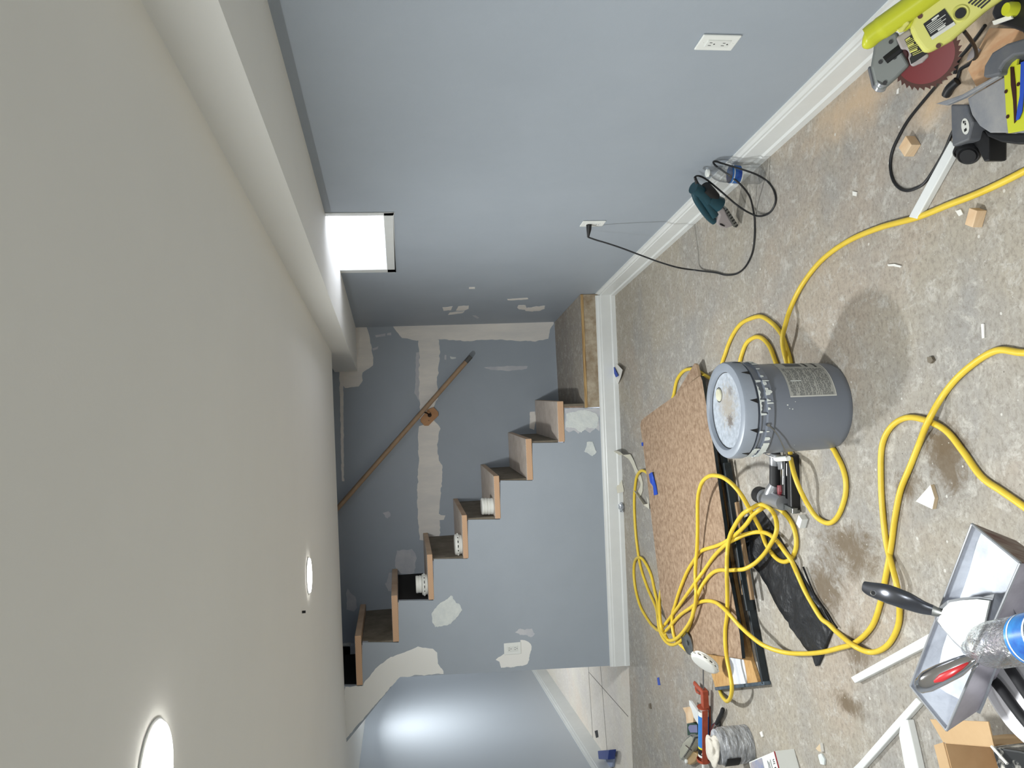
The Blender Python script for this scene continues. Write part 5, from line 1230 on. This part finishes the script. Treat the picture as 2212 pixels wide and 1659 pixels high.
mb = MB(); mb.add([q_-cd*.006+nn_*.0006, q_+cd*.004-ss*.005+nn_*.0006, q_+cd*.004+ss*.005+nn_*.0006], [(0, 1, 2)]); mb.build('logo_mark', m_slot, tbm)
mb = MB(); mb.tube([c_b+cd*.012, c_b+cd*.16], [.0085, .0035], 14); mb.build('nozzle', m_plate, ct)
# wood block, white trim wedge, green box, blade case
mb = MB(); mb.prism([cz(x, y, .055) for x, y in [(355,300),(520,265),(600,410),(440,440)]] if False else [cz(360,300,.04), cz(545,275,.04), cz(600,420,.04), cz(600,630,.04), cz(450,655,.04), cz(430,440,.04)], (0, 0, -.039)); top(mb, 'wood_block', m_pine, 'pale wood block lying left of the caulking gun on the green box end', 'wood block', bevel=.001)
m_green = mat('dark_green_card', (16, 58, 44), .5)
mb = MB(); mb.prism([cz(460,665,.035), cz(600,640,.035), cz(700,690,.035), cz(700,900,.035), cz(470,925,.035)], (0, 0, -.034)); top(mb, 'green_box', m_green, 'dark green cardboard box under the blade case', 'box', bevel=.001)
m_mauve = mat('blue_grey_card', (120, 122, 156), .7)
mb = MB(); mb.prism([cz(x, y, .0365) for x, y in [(490,740),(520,690),(690,690),(700,860),(540,860),(505,800)]], (0, 0, .0012)); top(mb, 'card_piece', m_mauve, 'torn blue-grey card lying on the dark green box', 'card')
mb = MB(); mb.prism([cz(x, y, .045) for x, y in [(500,130),(535,150),(705,400),(705,670),(610,520),(560,340),(510,240)]], (0, 0, -.012)); top(mb, 'trim_offcut', m_white, 'white profiled trim offcut propped behind the blue caulk tube', 'trim piece', bevel=.001)
m_case = mat('clear_case_plastic', (236, 236, 228), .12, trans=.85, ior=1.2)
bcs = empty('blade_case', cz(500, 1200, 0), 'clear plastic case of hole saw parts beside the caulking gun', 'case')
mb = MB(); mb.prism([cz(x, y, .045) for x, y in [(330,1130),(430,980),(530,890),(610,890),(640,950),(620,1080),(560,1240),(480,1380),(370,1500),(290,1490),(265,1380),(280,1260)]], (0, 0, -.04)); mb.build('case_shell', m_case, bcs, bevel=.006, seg=3)
m_ivory = mat('ivory_plastic', (226, 222, 204), .5)
mb = MB(); mb.prism([cz(x, y, .036) for x, y in [(380,1120),(470,1010),(560,940),(610,960),(600,1060),(540,1210),(450,1350),(350,1450),(310,1380),(320,1250)]], (0, 0, -.03)); mb.build('ivory_tray', m_ivory, bcs, bevel=.003)
mb = MB()
for k in range(14):
    t = k/13; p = cz(640-240*t+20*math.sin(t*3), 980+420*t, .047); mb.box(p, (.004, .0025, .004))
mb.build('saw_teeth', m_metal, bcs)
mb = MB(); q_ = cz(565, 935, .0465); mb.lathe([(0, .0), (.0045, .0)], q_, (0, 0, 1), 16); mb.build('hang_hole', m_black, bcs)
mb = MB(); mb.tube([cz(430,1150,.047), cz(560,1260,.047)], .0022, 6); mb.build('driver_bit', m_teeth, bcs)
m_amber = mat('amber_clear_plastic', (210, 176, 120), .3, trans=.4)
mb = MB(); mb.prism([cz(x, y, .03) for x, y in [(480,1370),(600,1290),(690,1340),(690,1420),(620,1530),(520,1590),(430,1560),(440,1460)]], (0, 0, -.028)); top(mb, 'amber_case', m_amber, 'small amber stained clear case below the blade case', 'case', bevel=.004)
for i, (x, y) in enumerate([(690,1060), (655,1210), (665,1320), (460,1500)]):
    q_ = cz(x, y, .031 if i == 3 else .001); lab = ['round white cap nearest the blade case tip', 'round white cap, middle of three along the blue caulk tube', 'round white cap closest to the caulking gun front plate', 'round white cap lying on the amber case'][i]
    mb = MB(); mb.lathe([(0, .010), (.009, .010), (.011, .008), (.011, 0), (0, 0)], q_, (0, 0, 1), 24); top(mb, 'plastic_disc', m_plate, lab, 'cap', 'round white caps by the caulking gun', loc=q_)
# pliers with black handles
py_ = empty('black_handled_pliers', c5(540, 1060, 0), 'steel cutting tool with black handles between the caulking gun and the wrapped roll', 'pliers')
mb = MB(); mb.tube(smooth_path([c5(585,915,.018), c5(575,960,.018), c5(545,1020,.018), c5(515,1075,.018)], 4), [.007, .009, .010, .010, .010, .010, .010, .010, .010, .010, .009, .008, .007], 12); mb.build('handle', m_rub, py_)
mb = MB(); mb.tube(smooth_path([c5(545,1040,.012), c5(550,1090,.012), c5(540,1150,.012), c5(520,1190,.012)], 4), .006, 10); mb.build('handle', m_rub, py_)
mb = MB(); mb.tube([c5(525,1060,.016), c5(480,1100,.014), c5(465,1150,.012)], [.007, .009, .008], 10, flat=.6); mb.tube([c5(535,1110,.014), c5(495,1170,.012), c5(455,1235,.01)], [.007, .0075, .003], 10, flat=.6); mb.build('jaw', m_steel, py_)
# roll wrapped in clear film
m_film = mat('grey_film_wrap', (204, 206, 210), .2, .3, var=(124, 126, 130), vscale=16, vamt=.9, bump=.9, bscale=30, stretch=(1, 1, 3))
ra, rb_ = at(1566, 1617, .075), at(1622, 1612, .06)
rbase = at(1632, 1613, 0)
wr_ = empty('wrapped_roll', V((rbase.x, rbase.y+.07, 0)), 'upright roll wrapped in crinkled clear film beside the caulking gun', 'roll')
rc = V((rbase.x-.01, rbase.y+.075, .001)); RR = .074
mb = MB(); hh = .135
gridv = []; n_ = 48; rows = 14
for i in range(rows+1):
    z_ = hh*i/rows
    for k in range(n_):
        th = 2*math.pi*k/n_; r2 = RR*(1+.02*noise.noise(V((math.cos(th)*3, math.sin(th)*3, z_*18))) + (.0 if i < rows-1 else -.08))
        gridv.append(rc + V((math.cos(th)*r2, math.sin(th)*r2, z_)))
mb.add(gridv, [(i*n_+k, i*n_+(k+1) % n_, (i+1)*n_+(k+1) % n_, (i+1)*n_+k) for i in range(rows) for k in range(n_)], 0, True)
mb.f.append([rows*n_+k for k in range(n_)]); mb.m.append(0); mb.sm.append(False); mb.f.append([k for k in range(n_)][::-1]); mb.m.append(0); mb.sm.append(False)
mb.build('film_wrap', m_film, wr_)
bm = bmesh.new(); bmesh.ops.create_icosphere(bm, subdivisions=4, radius=.05)
for v in bm.verts: v.co *= 1 + .5*noise.noise(v.co*28); v.co.z *= .45; v.co.x *= 1.25
me = bpy.data.meshes.new('cotton_top'); bm.to_mesh(me); bm.free(); me.materials.append(mat('off_white_wadding', (214, 208, 196), .9, bump=.5, bscale=60))
for p_ in me.polygons: p_.use_smooth = True
o = bpy.data.objects.new('wadding_top', me); COL.objects.link(o); o.parent = wr_; o.location = rc + V((-.01, .01, hh+.012)) - V(wr_.location)
mb = MB(); 
for k in range(7):
    th0, th1 = math.radians(-152+k*6), math.radians(-152+(k+1)*6)
    f4 = [rc+V((math.cos(t)*(RR+.003), math.sin(t)*(RR+.003), z_)) for t, z_ in ((th0, .062), (th1, .062), (th1, .122), (th0, .122))]
    mb.add(f4, [(0, 1, 2, 3)], 0, True)
mb.build('dark_sticker', m_slot, wr_)
# white retail box with red band
def bz(zx, zy, z): return at(1600+zx*.05425, 1600+zy*.05425, z)
bxp = empty('light_fixture_box', bz(1500, 900, 0), 'white printed carton with a dark red band at the left frame edge', 'box')
zb_ = .075
b1, b2 = bz(1370, 410, zb_), bz(330, 850, zb_); dirb = (b1-b2).normalized(); nb_ = V((-dirb.y, dirb.x, 0)); nb_ = nb_ if nb_.x < 0 else -nb_
# top face between red band and picture edge, falling side face toward the camera
b3, b4 = b1+nb_*.16, b2+nb_*.16
mb = MB(); mb.prism([b1, b2, b4, b3], (0, 0, -zb_+.001)); cbx = mb.build('carton', m_plate, bxp, bevel=.001)
m_redb = mat('dark_red_print', (130, 34, 38), .45); m_bluep = mat('blue_grey_print', (138, 146, 172), .5, var=(196, 180, 166), vscale=18, vamt=.8)
e3 = V((0, 0, .0006))
def strip(t0, t1, s0, s1, m, name, up=e3):
    mb = MB(); p0, p1 = b2.lerp(b1, t0), b2.lerp(b1, t1); mb.add([p0+nb_*s0+up, p1+nb_*s0+up, p1+nb_*s1+up, p0+nb_*s1+up], [(0, 1, 2, 3)]); mb.build(name, m, cbx)
strip(.955, 1.0, 0, .16, m_redb, 'red_band'); strip(.03, .5, .004, .16, m_bluep, 'printed_picture')
for s_, w0 in ((.66, .02), (.70, .025), (.76, .02)): strip(s_, s_+.018, w0, .11, m_ink, 'printed_line')
cu = bpy.data.curves.new('size_text', 'FONT'); cu.body = '4 in'; cu.size = .026; cu.extrude = .0002
cu.materials.append(m_slot); to = bpy.data.objects.new('size_text_curve', cu); COL.objects.link(to)
bpy.context.view_layer.update(); tm = bpy.data.meshes.new_from_object(to.evaluated_get(bpy.context.evaluated_depsgraph_get())); bpy.data.objects.remove(to)
to = bpy.data.objects.new('size_text', tm); COL.objects.link(to)
if not tm.materials: tm.materials.append(m_slot)
to.parent = cbx
xa = nb_ * -1.0; ya = V((0, 0, 1)).cross(xa)
rm = Matrix((xa, ya, V((0, 0, 1)))).transposed()
to.rotation_euler = rm.to_euler(); pt_ = b2.lerp(b1, .90)+nb_*.06+V((0, 0, .0008)); to.location = pt_ - V(bxp.location)
# blue plastic box on the hall floor
m_bluebox = mat('blue_plastic', (20, 52, 132), .35)
hb = empty('blue_box', at(1310, 1640), 'small blue plastic box against the white baseboard at the left wall', 'box')
mb = MB(); P = [at(x, y, .07) for x, y in [(1291,1622),(1293,1640),(1313,1641),(1316,1620)]]; mb.prism(P, (0, 0, -.05)); mb.build('lid_block', m_bluebox, hb, bevel=.004)
mb = MB(); P = [at(x, y, .02) for x, y in [(1300,1634),(1303,1656),(1322,1657),(1325,1634)]]; mb.prism(P, (0, 0, -.019)); mb.build('lower_tray', mat('pale_blue_plastic', (150, 162, 190), .5), hb, bevel=.003)
# hook or screw in the ceiling
mb = MB(); q_ = at(653, 1322, ZC-.001); mb.cyl(q_, q_-V((0, 0, .012)), .005, 10); top(mb, 'ceiling_screw', m_black, 'tiny dark screw in the white ceiling beside the round light', 'screw')
